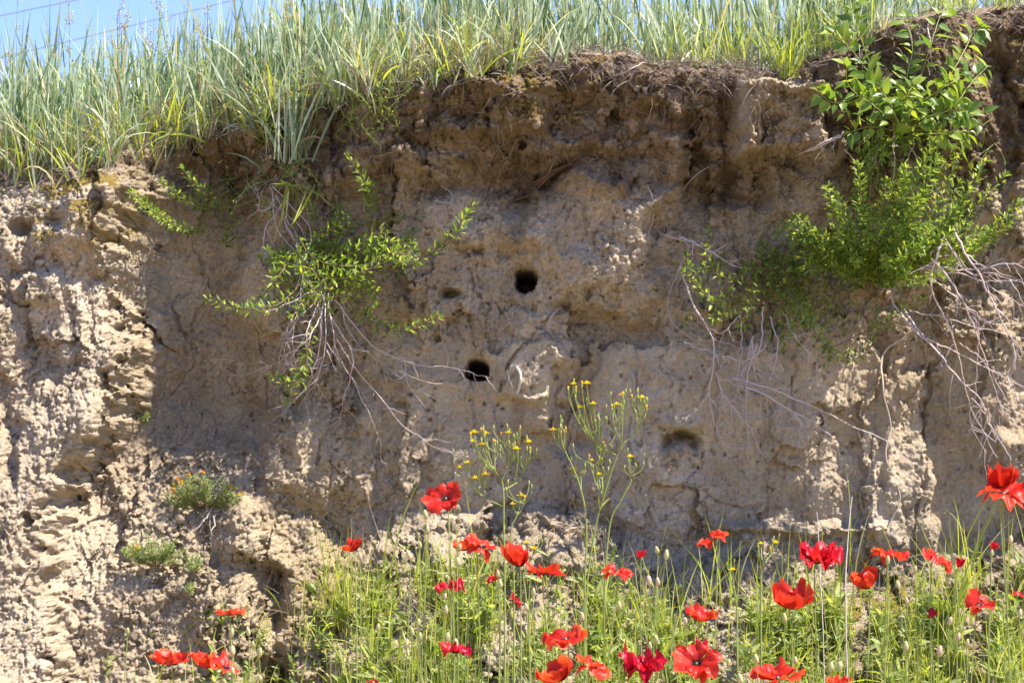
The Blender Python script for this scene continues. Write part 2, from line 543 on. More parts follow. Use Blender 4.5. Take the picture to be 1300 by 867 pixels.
def mixc(nt, fac, a, b, mode='MIX'):
    m = nd(nt, 'ShaderNodeMix', data_type='RGBA', blend_type=mode)
    for s, v in ((m.inputs[0], fac), (m.inputs[6], a), (m.inputs[7], b)):
        if isinstance(v, (int, float)):
            s.default_value = v
        elif isinstance(v, tuple):
            s.default_value = (*v, 1)
        else:
            nt.links.new(v, s)
    return m.outputs[2]


def plant_mat(name, stops, trans=.4, rough=.5, by='island', tint=(1.25, 1.2, .55), radstops=None, spec=.35, noise=0.0):
    """Leaf-like material: colour varies from piece to piece, light passes through."""
    m, nt, out = new_mat(name)
    if by == 'island':
        fac = nd(nt, 'ShaderNodeNewGeometry').outputs['Random Per Island']
    else:
        fac = nd(nt, 'ShaderNodeObjectInfo').outputs['Random']
    c = ramp(nt, fac, stops)
    if radstops:
        at = nd(nt, 'ShaderNodeAttribute', attribute_name='rad')
        c2 = ramp(nt, at.outputs['Fac'], radstops)
        c = mixc(nt, 1.0, c, c2, 'MULTIPLY')
    if noise:
        tx = nd(nt, 'ShaderNodeTexNoise')
        tx.inputs['Scale'].default_value = noise
        tx.inputs['Detail'].default_value = 3
        c = mixc(nt, 1.0, c, ramp(nt, tx.outputs['Fac'], [(.3, (.7, .7, .7)), (.7, (1.25, 1.25, 1.25))]), 'MULTIPLY')
    p = nd(nt, 'ShaderNodeBsdfPrincipled')
    p.inputs['Roughness'].default_value = rough
    p.inputs['Specular IOR Level'].default_value = spec
    nt.links.new(c, p.inputs['Base Color'])
    if trans > 0:
        t = nd(nt, 'ShaderNodeBsdfTranslucent')
        nt.links.new(mixc(nt, 1.0, c, tint, 'MULTIPLY'), t.inputs['Color'])
        mx = nd(nt, 'ShaderNodeMixShader')
        mx.inputs[0].default_value = trans
        nt.links.new(p.outputs[0], mx.inputs[1]); nt.links.new(t.outputs[0], mx.inputs[2])
        nt.links.new(mx.outputs[0], out.inputs['Surface'])
    else:
        nt.links.new(p.outputs[0], out.inputs['Surface'])
    return m


def soil_mat(name, pale, deep, use_attr=True):
    m, nt, out = new_mat(name)
    tc = nd(nt, 'ShaderNodeTexCoord')
    def noise(scale, detail=5, rough=.6, sx=1, sz=1):
        mp = nd(nt, 'ShaderNodeMapping')
        mp.inputs['Scale'].default_value = (sx, 1, sz)
        nt.links.new(tc.outputs['Object'], mp.inputs['Vector'])
        t = nd(nt, 'ShaderNodeTexNoise')
        t.inputs['Scale'].default_value = scale; t.inputs['Detail'].default_value = detail
        t.inputs['Roughness'].default_value = rough
        nt.links.new(mp.outputs[0], t.inputs['Vector'])
        return t.outputs['Fac']
    big = noise(1.7, 4); mid = noise(9, 5); fine = noise(110, 5, .8); streak = noise(12, 4, .6, 1.4, .25)
    c = mixc(nt, ramp(nt, big, [(.38, (0, 0, 0)), (.62, (1, 1, 1))]), deep, pale)
    c = mixc(nt, .8, c, ramp(nt, mid, [(.3, (.80, .78, .74)), (.7, (1.14, 1.13, 1.12))]), 'MULTIPLY')
    c = mixc(nt, .7, c, ramp(nt, streak, [(.3, (.84, .82, .80)), (.7, (1.10, 1.10, 1.10))]), 'MULTIPLY')
    c = mixc(nt, .8, c, ramp(nt, fine, [(.3, (.68, .66, .64)), (.7, (1.22, 1.21, 1.20))]), 'MULTIPLY')
    if use_attr:
        hum = nd(nt, 'ShaderNodeAttribute', attribute_name='humus').outputs['Fac']
        mos = nd(nt, 'ShaderNodeAttribute', attribute_name='moss').outputs['Fac']
        gry = nd(nt, 'ShaderNodeAttribute', attribute_name='grey').outputs['Fac']
        pal = nd(nt, 'ShaderNodeAttribute', attribute_name='pale').outputs['Fac']
        c = mixc(nt, pal, c, mixc(nt, 1.0, c, (1.20, 1.23, 1.30), 'MULTIPLY'))
        hc = ramp(nt, mid, [(.3, (.140, .096, .052)), (.7, (.25, .180, .106))])
        c = mixc(nt, gry, c, mixc(nt, 1.0, c, (.95, .98, 1.07), 'MULTIPLY'))
        c = mixc(nt, hum, c, hc)
        mc = ramp(nt, noise(45, 3), [(.35, (.13, .125, .025)), (.55, (.29, .19, .045)), (.7, (.24, .21, .04))])
        c = mixc(nt, mos, c, mc)
    p = nd(nt, 'ShaderNodeBsdfPrincipled')
    p.inputs['Roughness'].default_value = .95
    p.inputs['Specular IOR Level'].default_value = .1
    nt.links.new(c, p.inputs['Base Color'])
    b1 = nd(nt, 'ShaderNodeBump'); b1.inputs['Distance'].default_value = .006; b1.inputs['Strength'].default_value = 1.0
    nt.links.new(noise(230, 4, .8), b1.inputs['Height'])
    b2 = nd(nt, 'ShaderNodeBump'); b2.inputs['Distance'].default_value = .010; b2.inputs['Strength'].default_value = .6
    nt.links.new(noise(55, 4, .7), b2.inputs['Height'])
    nt.links.new(b1.outputs[0], b2.inputs['Normal'])
    nt.links.new(b2.outputs[0], p.inputs['Normal'])
    nt.links.new(p.outputs[0], out.inputs['Surface'])
    return m


M_soil = soil_mat('loess_soil', (.55, .46, .315), (.43, .35, .23))
M_ground = soil_mat('meadow_soil', (.42, .33, .22), (.34, .26, .16), False)
M_wheat = plant_mat('wheat_leaf', [(0, (.09, .16, .06)), (.25, (.24, .33, .17)), (.50, (.46, .55, .37)), (.78, (.74, .79, .65)), (.93, (.62, .68, .36)), (.97, (.60, .50, .22)), (1, (.66, .55, .34))], .45, .26, tint=(1.08, 1.14, .88), spec=.6, radstops=[(0, (.85, .85, .6)), (.3, (1, 1, 1))])
M_grass = plant_mat('meadow_grass', [(0, (.22, .31, .045)), (.4, (.42, .50, .07)), (.75, (.58, .62, .13)), (.9, (.58, .58, .27)), (1, (.62, .53, .32))], .5, .42, tint=(1.25, 1.2, .6))
M_forb = plant_mat('forb_leaf', [(0, (.16, .24, .06)), (.4, (.28, .37, .09)), (.75, (.40, .47, .16)), (1, (.48, .50, .28))], .48, .5)
M_lucerne = plant_mat('lucerne_leaf', [(0, (.09, .16, .04)), (.35, (.18, .29, .055)), (.75, (.34, .46, .075)), (.95, (.48, .56, .13)), (1, (.50, .44, .16))], .5, .45)
M_vine = plant_mat('vine_leaf', [(0, (.11, .21, .04)), (.5, (.20, .32, .045)), (1, (.38, .46, .06))], .5, .38, by='object', spec=.5, noise=60)
M_spurge = plant_mat('spurge_leaf', [(0, (.18, .28, .09)), (.6, (.30, .41, .15)), (.93, (.42, .50, .12)), (1, (.55, .35, .06))], .3, .5)
M_dry = plant_mat('dry_straw', [(0, (.22, .16, .10)), (.5, (.34, .26, .17)), (1, (.52, .43, .30))], .15, .6, tint=(1, 1, .9))
M_twig = plant_mat('bare_twig', [(0, (.40, .31, .28)), (.5, (.50, .41, .38)), (1, (.62, .54, .52))], 0, .6, noise=90)
M_root = plant_mat('grey_root', [(0, (.34, .28, .22)), (1, (.46, .39, .33))], 0, .75, noise=80)
M_darkroot = plant_mat('dark_root', [(0, (.085, .05, .03)), (1, (.15, .09, .05))], 0, .8, noise=70)
M_stem = plant_mat('green_stem', [(0, (.27, .34, .08)), (.5, (.34, .41, .11)), (1, (.42, .46, .18))], .25, .5)
M_redstem = plant_mat('reddish_stem', [(0, (.20, .10, .07)), (1, (.24, .22, .08))], .05, .5)
M_bud = plant_mat('poppy_bud', [(0, (.44, .46, .18)), (.6, (.58, .54, .28)), (1, (.62, .46, .32))], .25, .6, by='object')
M_red = plant_mat('poppy_petal', [(0, (.54, .016, .012)), (.5, (.62, .026, .014)), (1, (.68, .048, .020))], .42, .42, by='object', tint=(1.2, 2.0, 1.1), noise=55, radstops=[(0, (.05, .03, .06)), (.15, (.08, .04, .08)), (.27, (.75, .7, .7)), (.8, (1, 1, 1)), (1, (1.15, 2.4, 2.0))], spec=.3)
M_crimson = plant_mat('poppy_petal_crimson', [(0, (.42, .006, .030)), (.6, (.62, .012, .030)), (1, (.76, .030, .022))], .35, .4, by='object', tint=(1.2, 1.6, 1.0), noise=55, radstops=[(0, (.08, .05, .09)), (.25, (1, 1, 1)), (1, (.95, .9, 1.1))], spec=.3)
M_stamen = plant_mat('poppy_stamen', [(0, (.012, .008, .016)), (1, (.05, .035, .06))], 0, .7)
M_capsule = plant_mat('poppy_capsule', [(0, (.20, .24, .10)), (1, (.26, .28, .13))], 0, .6)
M_yellow = plant_mat('yellow_floret', [(0, (.90, .66, .02)), (1, (.92, .74, .03))], .3, .5, tint=(1, 1, .6))
M_orange = plant_mat('orange_floret', [(0, (.78, .33, .015)), (1, (.84, .42, .02))], .2, .5, tint=(1, 1, .6))
M_seed = plant_mat('seed_head', [(0, (.40, .36, .20)), (.5, (.52, .48, .30)), (1, (.34, .28, .20))], .25, .7)
M_cable = plant_mat('cable_metal', [(0, (.24, .27, .36)), (1, (.24, .27, .36))], 0, .5)
M_feather = plant_mat('pale_chip', [(0, (.7, .68, .62)), (1, (.7, .68, .62))], 0, .7)

# ------------------------------------------------------------------ cliff mesh
STEP = 0.00315
xs = np.arange(-1.80, 1.80001, STEP)
g = 1.80 + np.cumsum(STEP * 1.085 ** np.arange(1, 76))
g = g[g < 30]
xs = np.concatenate([-g[::-1], xs, g])
NX = len(xs)
ZB = -1.95
top_z = (433.5 - np.interp(650 + xs / MPP, TOPX, TOPV)) * MPP
top_z = np.convolve(np.pad(top_z, 12, mode='edge'), np.ones(25) / 25, 'valid') + 0.012 * fbm(xs * 4, xs * 0 + .5, 3, 91)
# rows: coarse below the frame, fine above
sv = np.concatenate([np.linspace(0, .27, 110, endpoint=False), np.linspace(.27, 1, 660)])
NF = len(sv)
X2 = np.repeat(xs[None, :], NF, 0)
Z2 = ZB + sv[:, None] * (top_z[None, :] - ZB)
U2 = 650 + X2 / MPP
V2 = 433.5 - Z2 / MPP
D2 = relief(U2, V2)
roll = sm(.0, .05, (top_z[None, :] - Z2))
D2 = D2 - 0.05 * (1 - roll)
Y2 = -D2


def disp_at(X, Z):
    """Bilinear lookup of the relief."""
    X = np.asarray(X, float); Z = np.asarray(Z, float)
    ci = np.clip(np.interp(X, xs, np.arange(NX)), 0, NX - 1.001)
    tz = np.interp(X, xs, top_z)
    s = (Z - ZB) / (tz - ZB)
    ri = np.clip(np.interp(s, sv, np.arange(NF)), 0, NF - 1.001)
    c0 = ci.astype(int); r0 = ri.astype(int); fc = ci - c0; fr = ri - r0
    return ((D2[r0, c0] * (1 - fc) + D2[r0, c0 + 1] * fc) * (1 - fr) + (D2[r0 + 1, c0] * (1 - fc) + D2[r0 + 1, c0 + 1] * fc) * fr)


def surf(px, py, off=0.0):
    """Point of the bank seen at a photo pixel, moved off metres towards the viewer."""
    d = ray(np.float64(px), np.float64(py))
    ys = np.arange(-2.2, .6, .006)
    t = (ys - CAM[1]) / d[1]
    p = CAM + d * t[:, None]
    hit = ys >= -disp_at(p[:, 0], p[:, 2])
    i = int(np.argmax(hit)) if hit.any() else len(ys) - 1
    q = p[i].copy()
    return P(np.float64(px), np.float64(py), q[1] - off)


def ground_z(X, Y):
    """Height of the slope (from the talus down) under a point."""
    zs = np.linspace(-.3, ZB, 420)
    y = -disp_at(np.full(420, X), zs)
    hit = y <= Y
    if hit.any():
        return float(zs[int(np.argmax(hit))])
    return ZB


# fine crumble along the normals
pos = np.stack([X2, Y2, Z2], -1)
du = np.gradient(pos, axis=1); dv = np.gradient(pos, axis=0)
nrm = unit(np.cross(du, dv))
q = pos * 1.0
c1 = vnoise3(q[..., 0] * 60, q[..., 1] * 60, q[..., 2] * 60, 3)
c2 = vnoise3(q[..., 0] * 130, q[..., 1] * 130, q[..., 2] * 130, 7)
c3 = vnoise3(q[..., 0] * 28, q[..., 1] * 28, q[..., 2] * 24, 9)
calm = sm(420, 460, V2) * (1 - sm(640, 700, V2)) * sm(430, 520, U2)
amp = 1 - .52 * calm
steep = sm(.35, .9, np.abs(nrm[..., 0]))
c5 = vnoise3(q[..., 0] * 280, q[..., 1] * 280, q[..., 2] * 280, 29)
c4 = vnoise3(q[..., 0] * 14 + 3, q[..., 1] * 14, q[..., 2] * 10, 19)
pos = pos + nrm * (amp * (.0030 * (1 + .5 * steep) * c1 + .0036 * c2 + .0030 * c3 + .010 * steep * c4 + .004 * steep * c3 + .0036 * c5))[..., None]

# colours that belong to the soil itself
wv = fbm(U2 / 80, V2 / 80, 3, 121)
humus = (1 - sm(205, 285, V2 + 34 * wv)) * sm(150, 260, U2 + 30 * wv)
humus = np.clip(humus * (.78 + .5 * fbm(U2 / 25, V2 / 25, 2, 133)), 0, .92)
humus = np.maximum(humus, .55 * (1 - sm(225, 262, V2 + 26 * wv)) * (1 - sm(150, 260, U2)))
# paler clods inside the dark layer
humus *= 1 - .95 * box(U2 + 10 * wv, V2, 930, 1044, 105, 208, 8)
humus *= 1 - .6 * box(U2 + 10 * wv, V2, 500, 585, 195, 240, 10)
humus *= 1 - .45 * sm(1000, 1100, U2) * sm(200, 240, V2)
upn = sm(.05, .5, nrm[..., 2])
mossn = sm(.0, .30, fbm(U2 / 30, V2 / 18, 3, 141) + .15)
moss = upn * mossn * np.maximum.reduce([
    box(U2, V2, 500, 780, 70, 165, 30, 20), 1.1 * box(U2, V2, 60, 175, 200, 330, 15, 22), .8 * box(U2, V2, 1240, 1340, 20, 90, 15, 15),
    .8 * box(U2, V2, 380, 500, 130, 170, 20, 16), .7 * box(U2, V2, 200, 330, 140, 180, 15, 15), .8 * box(U2, V2, 1040, 1180, 735, 820, 20, 15), .6 * box(U2, V2, 360, 450, 720, 800, 15, 12)])
moss = np.maximum(moss, .95 * mossn * box(U2 + 14 * wv, V2 + 10 * wv, 490, 730, 84, 162, 18, 12) * (.45 + .55 * upn))
moss = np.maximum(moss, .9 * mossn * box(U2 + 10 * wv, V2 + 10 * wv, 70, 175, 205, 325, 14, 16) * (.5 + .5 * upn))
moss = np.clip(moss * 1.15, 0, .95)
grey = np.clip(sm(520, 700, V2) * .9 * sm(420, 520, U2) + (1 - sm(150, 330, U2)) * .5, 0, 1)


wu = U2 + 22 * wv; wv2 = V2 + 16 * fbm(U2 / 40, V2 / 40, 3, 171)
pale = np.maximum.reduce([box(wu, wv2, 560, 836, 236, 400, 14, 12), box(wu, wv2, 636, 730, 390, 520, 8, 10), .9 * box(wu, wv2, 760, 905, 420, 670, 16, 18), .7 * box(wu, wv2, 905, 1180, 460, 600, 30, 30),
                          .9 * box(wu, wv2, 930, 1040, 108, 200, 8, 8), .8 * box(wu, wv2, 300, 350, 320, 420, 10, 12), .8 * box(wu, wv2, 1075, 1140, 590, 690, 10, 14), .6 * (1 - sm(140, 200, wu))])
pale = np.clip(pale * (.7 + .6 * fbm(U2 / 22, V2 / 22, 3, 181)), 0, 1)


def grid_faces(nr, nc):
    i = (np.arange(nr - 1)[:, None] * nc + np.arange(nc - 1)[None, :])
    return np.stack([i, i + 1, i + nc + 1, i + nc], -1).reshape(-1, 4)


me = make_mesh('cliff', pos.reshape(-1, 3), [grid_faces(NF, NX)], True,
               {'humus': humus.ravel(), 'moss': moss.ravel(), 'grey': grey.ravel(), 'pale': pale.ravel()})
cliff = bpy.data.objects.new('cliff', me)
cliff.data.materials.append(M_soil)
COL.objects.link(cliff)
cliff['kind'] = 'structure'
cliff['label'] = 'eroded bank of pale loess soil with two nest burrows'

# field on top, running back from the edge
cs = np.arange(0, NX, 3)
edge_p = pos[-1, cs]
steps = np.concatenate([[0], np.cumsum(.02 * 1.16 ** np.arange(64))])
FX = np.repeat(edge_p[None, :, 0], len(steps), 0)
FY = edge_p[None, :, 1] + steps[:, None]
near = sm(0, .5, steps)[:, None]
FZ = edge_p[None, :, 2] + (.05 * sm(0, .25, steps)[:, None] + .03 * near * fbm(FX * 3, FY * 3, 3, 151)) - .02 * np.minimum(steps, 60)[:, None] * .3
field = bpy.data.objects.new('field', make_mesh('field', np.stack([FX, FY, FZ], -1).reshape(-1, 3), [grid_faces(len(steps), len(cs))], True))
field.data.materials.append(M_ground)
COL.objects.link(field)
field['kind'] = 'structure'
field['label'] = 'field soil on top of the bank under the wheat'


def field_z(X, Y):
    c = np.clip(np.interp(X, edge_p[:, 0], np.arange(len(cs))), 0, len(cs) - 1).round().astype(int)
    t = np.maximum(Y - edge_p[c, 1], 0)
    r = np.clip(np.interp(t, steps, np.arange(len(steps))), 0, len(steps) - 1).round().astype(int)
    return FZ[r, c]


# ground in front, running past the camera to the horizon
low_p = pos[0, cs]
gst = np.concatenate([[0], np.cumsum(.03 * 1.15 ** np.arange(60))])
GX = low_p[None, :, 0] * (1 + gst[:, None] * .6)
GY = low_p[None, :, 1] - gst[:, None]
GZ = low_p[None, :, 2] - .25 * (1 - np.exp(-gst[:, None] / 1.2)) + .03 * sm(0, .5, gst)[:, None] * fbm(GX * 2, GY * 2, 3, 161)
ground = bpy.data.objects.new('ground', make_mesh('ground', np.stack([GX, GY, GZ], -1).reshape(-1, 3), [grid_faces(len(gst), len(cs))[:, ::-1]], True))
ground.data.materials.append(M_ground)
COL.objects.link(ground)
ground['kind'] = 'structure'
ground['label'] = 'dry ground in front of the bank'

# ------------------------------------------------------------------ wheat on top (nobody could count it)
def scatter_wheat():
    mb = MB()
    global mg, md
    mg, md = MB(), MB()
    def tillers(n, y0, y1, seed):
        r = np.random.default_rng(seed)
        X = r.uniform(-2.6, 2.6, n)
        c = np.clip(np.interp(X, edge_p[:, 0], np.arange(len(cs))), 0, len(cs) - 1).round().astype(int)
        Y = edge_p[c, 1] + y0 + (y1 - y0) * r.random(n) ** 1.3
        Z = field_z(X, Y)
        # bare, mossy or weedy stretches of the brink
        pxs = 650 + X / MPP
        d = Y - edge_p[c, 1]
        keep = np.ones(n, bool)
        keep &= ~((pxs > 480) & (pxs < 960) & (d < .16 + .05 * np.sin(pxs / 23)))
        keep &= ~((pxs > 690) & (pxs < 960) & (d < .26))
        keep &= ~((pxs > 1120) & (pxs < 1330) & (d < .30))
        keep &= ~((pxs > 1230) & (pxs < 1420) & (d < .55))
        X, Y, Z, d, pxs = X[keep], Y[keep], Z[keep], d[keep], pxs[keep]
        n = len(X)
        hgt = r.normal(.40, .065, n) * np.interp(pxs, [-200, 0, 120, 250, 400, 900, 1100, 1300], [1.14, 1.12, 1.02, 1.06, 1.12, .98, .84, .72])
        lean = r.normal(0, .10, n); laz = r.uniform(0, 2 * math.pi, n)
        for k in range(5):
            frac = np.clip(k / 5 * .62 + r.normal(0, .05, n), 0, .8)
            b = np.stack([X + np.cos(laz) * lean * hgt * frac, Y + np.sin(laz) * lean * hgt * frac, Z - .01 + hgt * frac], -1)
            L = hgt * (1 - frac) * r.uniform(.65, 1.08, n)
            L = np.maximum(L, .12)
            blades(mb, b, r.uniform(0, 2 * math.pi, n), np.abs(r.normal(.15, .14, n)) + (.25 if k == 0 else 0), r.normal(.12, .28, n) + (.5 if k < 1 else 0), L * np.where(r.random(n) < .65, r.uniform(.4, .7, n), 1.0),
                   r.uniform(.0042, .0098, n), 5, None, r.normal(0, .8, n)[:, None])
        # stalks
        blades(mb, np.stack([X, Y, Z - .01], -1), laz, np.abs(lean), r.normal(0, .05, n), hgt * .7, np.full(n, .005), 3, None, 0.0)
    # tufts rooted on the face just under the brink
    r = np.random.default_rng(9)
    n = 420
    cl = r.choice([12, 40, 75, 110, 150, 190, 222, 262, 300, 330, 352, 372, 392, 430, 470, 510, 560, 600, 650], n)
    a = cl + r.normal(0, 9, n); dd = np.abs(r.normal(0, 1, n)) * np.interp(cl, [0, 300, 372, 430, 700], [14, 22, 40, 14, 8])
    X = (a - 650) * MPP; Z = (433.5 - (np.interp(a, TOPX, TOPV) + 2 + dd)) * MPP
    b0 = np.stack([X, -disp_at(X, Z) - .002, Z], -1)
    for k in range(4):
        az = r.uniform(math.pi * .9, math.pi * 2.1, n)
        blades((mb, mb, mg, md)[k], b0 + r.normal(0, .006, (n, 3)), az, np.abs(r.normal(.35, .3, n)), r.normal(.5, .6, n), r.uniform(.06, .26, n), r.uniform(.004, .009, n), 5, None, r.normal(0, .8, n)[:, None])
    tillers(1500, .0, .35, 1)
    tillers(1500, .25, 1.3, 2)
    tillers(800, 1.0, 3.2, 3)
    return mb


wheat = scatter_wheat().build('wheat', M_wheat)
tag(mg.build('brink_grass', M_grass), 'yellow-green grass blades tufted along the brink of the bank', 'grass', kind='stuff')
tag(md.build('brink_straw', M_dry), 'dead straw blades tufted along the brink of the bank', 'dry grass', kind='stuff')
tag(wheat, 'dense blue-green wheat growing along the top of the bank', 'wheat', kind='stuff')


# dry litter matted over the brink
def scatter_litter():
    mb = MB()
    r = np.random.default_rng(21)
    for (x0, x1, dv0, dv1, n) in [(-40, 175, -30, 32, 1000), (175, 480, -22, 18, 420), (480, 700, -18, 22, 500), (680, 960, -26, 34, 1300), (940, 1060, -14, 20, 300), (1060, 1330, -12, 35, 700)]:
        a = r.uniform(x0, x1, n)
        b = np.interp(a, TOPX, TOPV) + dv0 + (dv1 - dv0) * r.random(n)
        pts = []
        for i in range(n):
            tz = np.interp(a[i], TOPX, TOPV)
            X = (a[i] - 650) * MPP; Z = (433.5 - b[i]) * MPP
            if b[i] > tz + 1:
                pts.append((X, -float(disp_at(X, Z)) - r.uniform(0, .012), Z))
            else:
                Y = float(np.interp(X, edge_p[:, 0], edge_p[:, 1])) + (tz - b[i]) / 30 * .35
                pts.append((X, Y, float(field_z(np.array([X]), np.array([Y]))[0]) + r.uniform(0, .02)))
        pts = np.array(pts)
        blades(mb, pts, r.uniform(math.pi, 2 * math.pi, n), r.uniform(.6, 2.3, n), r.normal(.5, .7, n), r.uniform(.03, .11, n), r.uniform(.0012, .0032, n), 4, None, 0.0)
    return mb


M_litter = plant_mat('dead_litter', [(0, (.13, .095, .075)), (.6, (.24, .185, .15)), (1, (.42, .35, .29))], .1, .7, tint=(1, 1, .9))
litter = scatter_litter().build('dry_litter', M_litter)
tag(litter, 'matted dry straw and dead roots over the brink of the bank', 'dry grass', kind='stuff')


# hair roots dangling from the dark layer
def scatter_hairs():
    mb = MB()
    r = np.random.default_rng(23)
    for i in range(260):
        a = r.uniform(380, 1230)
        b = r.uniform(np.interp(a, TOPX, TOPV) + 15, 300)
        if r.random() < .2:
            a = r.uniform(180, 1300); b = r.uniform(300, 600)
        p = surf(a, b, .004)
        L = r.uniform(.02, .12)
        n = 6
        k = np.cumsum(r.normal(0, .28, n)) + r.normal(0, .5)
        pts = [p]
        for j in range(n):
            pts.append(pts[-1] + np.array([math.sin(k[j]) * L / n, -r.uniform(-.002, .005), -math.cos(k[j]) * L / n]))
        tube(mb, np.array(pts), r.uniform(.0005, .0011), .0004, 3)
    return mb


def cavity_roots(mb):
    r = np.random.default_rng(29)
    for i in range(26):
        p = surf(r.uniform(842, 884), r.uniform(549, 566), .004)
        e = p + np.array([r.normal(0, .02), -r.uniform(.0, .01), -r.uniform(.0, .03)])
        tube(mb, wiggle(spline([p, (p + e) / 2 + r.normal(0, .006, 3), e], per=5), .003), .0009, .0005, 3)
    return mb


hairs = cavity_roots(scatter_hairs()).build('fine_roots', M_dry)
tag(hairs, 'fine hair roots dangling from the dark topsoil layer', 'roots', kind='stuff')

# ------------------------------------------------------------------ clods lying on ledges and slope
def clod_mesh(seed):
    r = np.random.default_rng(seed)
    import bmesh
    bm = bmesh.new()
    bmesh.ops.create_icosphere(bm, subdivisions=2, radius=1)
    sc = np.array([r.uniform(.8, 1.2), r.uniform(.7, 1.1), r.uniform(.55, .85)])
    for v in bm.verts:
        c = np.array(v.co)
        k = 1 + .35 * float(vnoise3(np.array(c[0] * 1.3 + seed), np.array(c[1] * 1.3), np.array(c[2] * 1.3), seed)) + .18 * float(vnoise3(np.array(c[0] * 3.1), np.array(c[1] * 3.1 + seed), np.array(c[2] * 3.1), seed + 5))
        v.co = Vector(c * sc * k)
    me = bpy.data.meshes.new('clod')
    bm.to_mesh(me); bm.free()
    for k, val in (('humus', 0.0), ('moss', 0.0), ('grey', .4), ('pale', .3)):
        at = me.attributes.new(k, 'FLOAT', 'POINT')
        at.data.foreach_set('value', np.full(len(me.vertices), val, np.float32))
    me.materials.append(M_soil)
    return me


clods = [clod_mesh(i + 1) for i in range(7)]
r = np.random.default_rng(31)
CL = [(r.uniform(160, 420), r.uniform(600, 860), r.uniform(3, 8)) for _ in range(70)]
CL += [(r.uniform(430, 1290), r.uniform(655, 860), r.uniform(3, 9)) for _ in range(110)]
CL += [(r.uniform(470, 1060), np.interp(r.uniform(0, 1), [0, 1], [100, 300]), r.uniform(3, 7)) for _ in range(40)]
CL += [(r.uniform(560, 720), r.uniform(640, 690), r.uniform(4, 10)) for _ in range(30)]
CL += [(r.uniform(842, 884), r.uniform(570, 592), r.uniform(2.5, 6)) for _ in range(14)]
for (a, b, rad) in CL:
    p = surf(a, b, 0)
    o = bpy.data.objects.new('clod', clods[int(r.integers(7))])
    COL.objects.link(o)
    s = rad * MPP * .9
    o.scale = (s, s, s)
    o.location = (p[0], p[1] - s * .25, p[2] + s * .1)
    o.rotation_euler = tuple(r.uniform(0, 6.28, 3))
    o.parent = cliff

# ------------------------------------------------------------------ leafy shoots
def shoot(mbs, mbl, pts, leaf0=.15, leaf1=1.0, gap=.011, ll=.022, lw=.0075, r0=.0022, r1=.0009, spread=.9, tri=3, up=.35):
    """A stem with leaflets in threes from leaf0 to leaf1 of its length."""
    p = spline(pts, per=7)
    p = wiggle(p, .004)
    tube(mbs, p, r0, r1, 4)
    d = np.concatenate([[0], np.cumsum(np.linalg.norm(np.diff(p, axis=0), axis=1))])
    tot = d[-1]
    s = np.arange(leaf0 * tot, leaf1 * tot, gap) + RNG.normal(0, gap * .25, len(np.arange(leaf0 * tot, leaf1 * tot, gap)))
    s = np.clip(s, 0, tot)
    n = len(s)
    if n == 0:
        return
    c = np.stack([np.interp(s, d, p[:, k]) for k in range(3)], -1)
    tan = unit(np.stack([np.interp(s, d, np.gradient(p[:, k])) for k in range(3)], -1))
    th = np.arange(n) * 2.4 + RNG.uniform(0, 6.28)
    ref = unit(np.cross(tan, np.array([.2, 1, .15]))); ref2 = np.cross(tan, ref)
    out = ref * np.cos(th)[:, None] + ref2 * np.sin(th)[:, None]
    taper = .65 + .35 * np.sin(np.clip((s / tot - leaf0) / max(1e-3, leaf1 - leaf0), 0, 1) * math.pi)
    pet = c + (out * .6 + tan * .5) * (ll * .35)
    for k in range(tri):
        ang = (k - (tri - 1) / 2) * .7
        dirn = unit(out * spread + tan * .75 + np.array([0, 0, up]) + np.cross(tan, out) * math.sin(ang) * 1.1 + RNG.normal(0, .22, (n, 3)))
        nr = unit(np.array([.1, -.35, .9]) + RNG.normal(0, .35, (n, 3)))
        leaflets(mbl, pet, dirn, nr, ll * taper * RNG.uniform(.55, 1.3, n), lw * taper * RNG.uniform(.55, 1.1, n), .25)
    # tip rosette
    tip = np.repeat(p[-1:], 5, 0)
    dirn = unit(tan[-1] + RNG.normal(0, .45, (5, 3)))
    leaflets(mbl, tip, dirn, unit(np.array([0, -.5, .8]) + RNG.normal(0, .4, (5, 3))), np.full(5, ll * .8), np.full(5, lw * .8))


def out(poly, k):
    return [(a, b, o * k) for (a, b, o) in poly]


def pix(poly):
    """[(px, py, off)] -> points off metres in front of the bank."""
    return np.array([surf(a, b, o) for (a, b, o) in poly])


def branchlets(mb, pts, n, lmin, lmax, r, rng):
    """Short bare side twigs."""
    pts = np.asarray(pts)
    for _ in range(n):
        i = int(rng.integers(max(1, len(pts) // 5), len(pts) - 1))
        t = unit(pts[min(i + 1, len(pts) - 1)] - pts[i - 1])
        sd = unit(np.cross(t, np.array([0, 1, 0]))) * (1 if rng.random() < .5 else -1)
        d = unit(t * rng.uniform(.5, 1.2) + sd * rng.uniform(.4, 1.1) + np.array([0, rng.normal(-.15, .25), rng.normal(0, .15)]))
        L = rng.uniform(lmin, lmax)
        q = [pts[i] + d * L * k / 5 + np.array([0, 0, -.12 * L * (k / 5) ** 2]) for k in range(6)]
        q = wiggle(np.array(q), .006)
        tube(mb, q, r, r * .45, 3)


def twig_child(parent, poly, r0, r1, rng, side=3, mat=None, lmax=.09, raw=False):
    mb = MB()
    p = spline(poly if raw else pix(poly), per=8)
    p = wiggle(p, .013)
    r0, r1 = r0 * 1.35, r1 * .9
    tube(mb, p, r0, r1, 5)
    if side:
        branchlets(mb, p, side, .025, lmax, r0 * .5, rng)
    return mb.build('twig', mat or M_twig, parent)


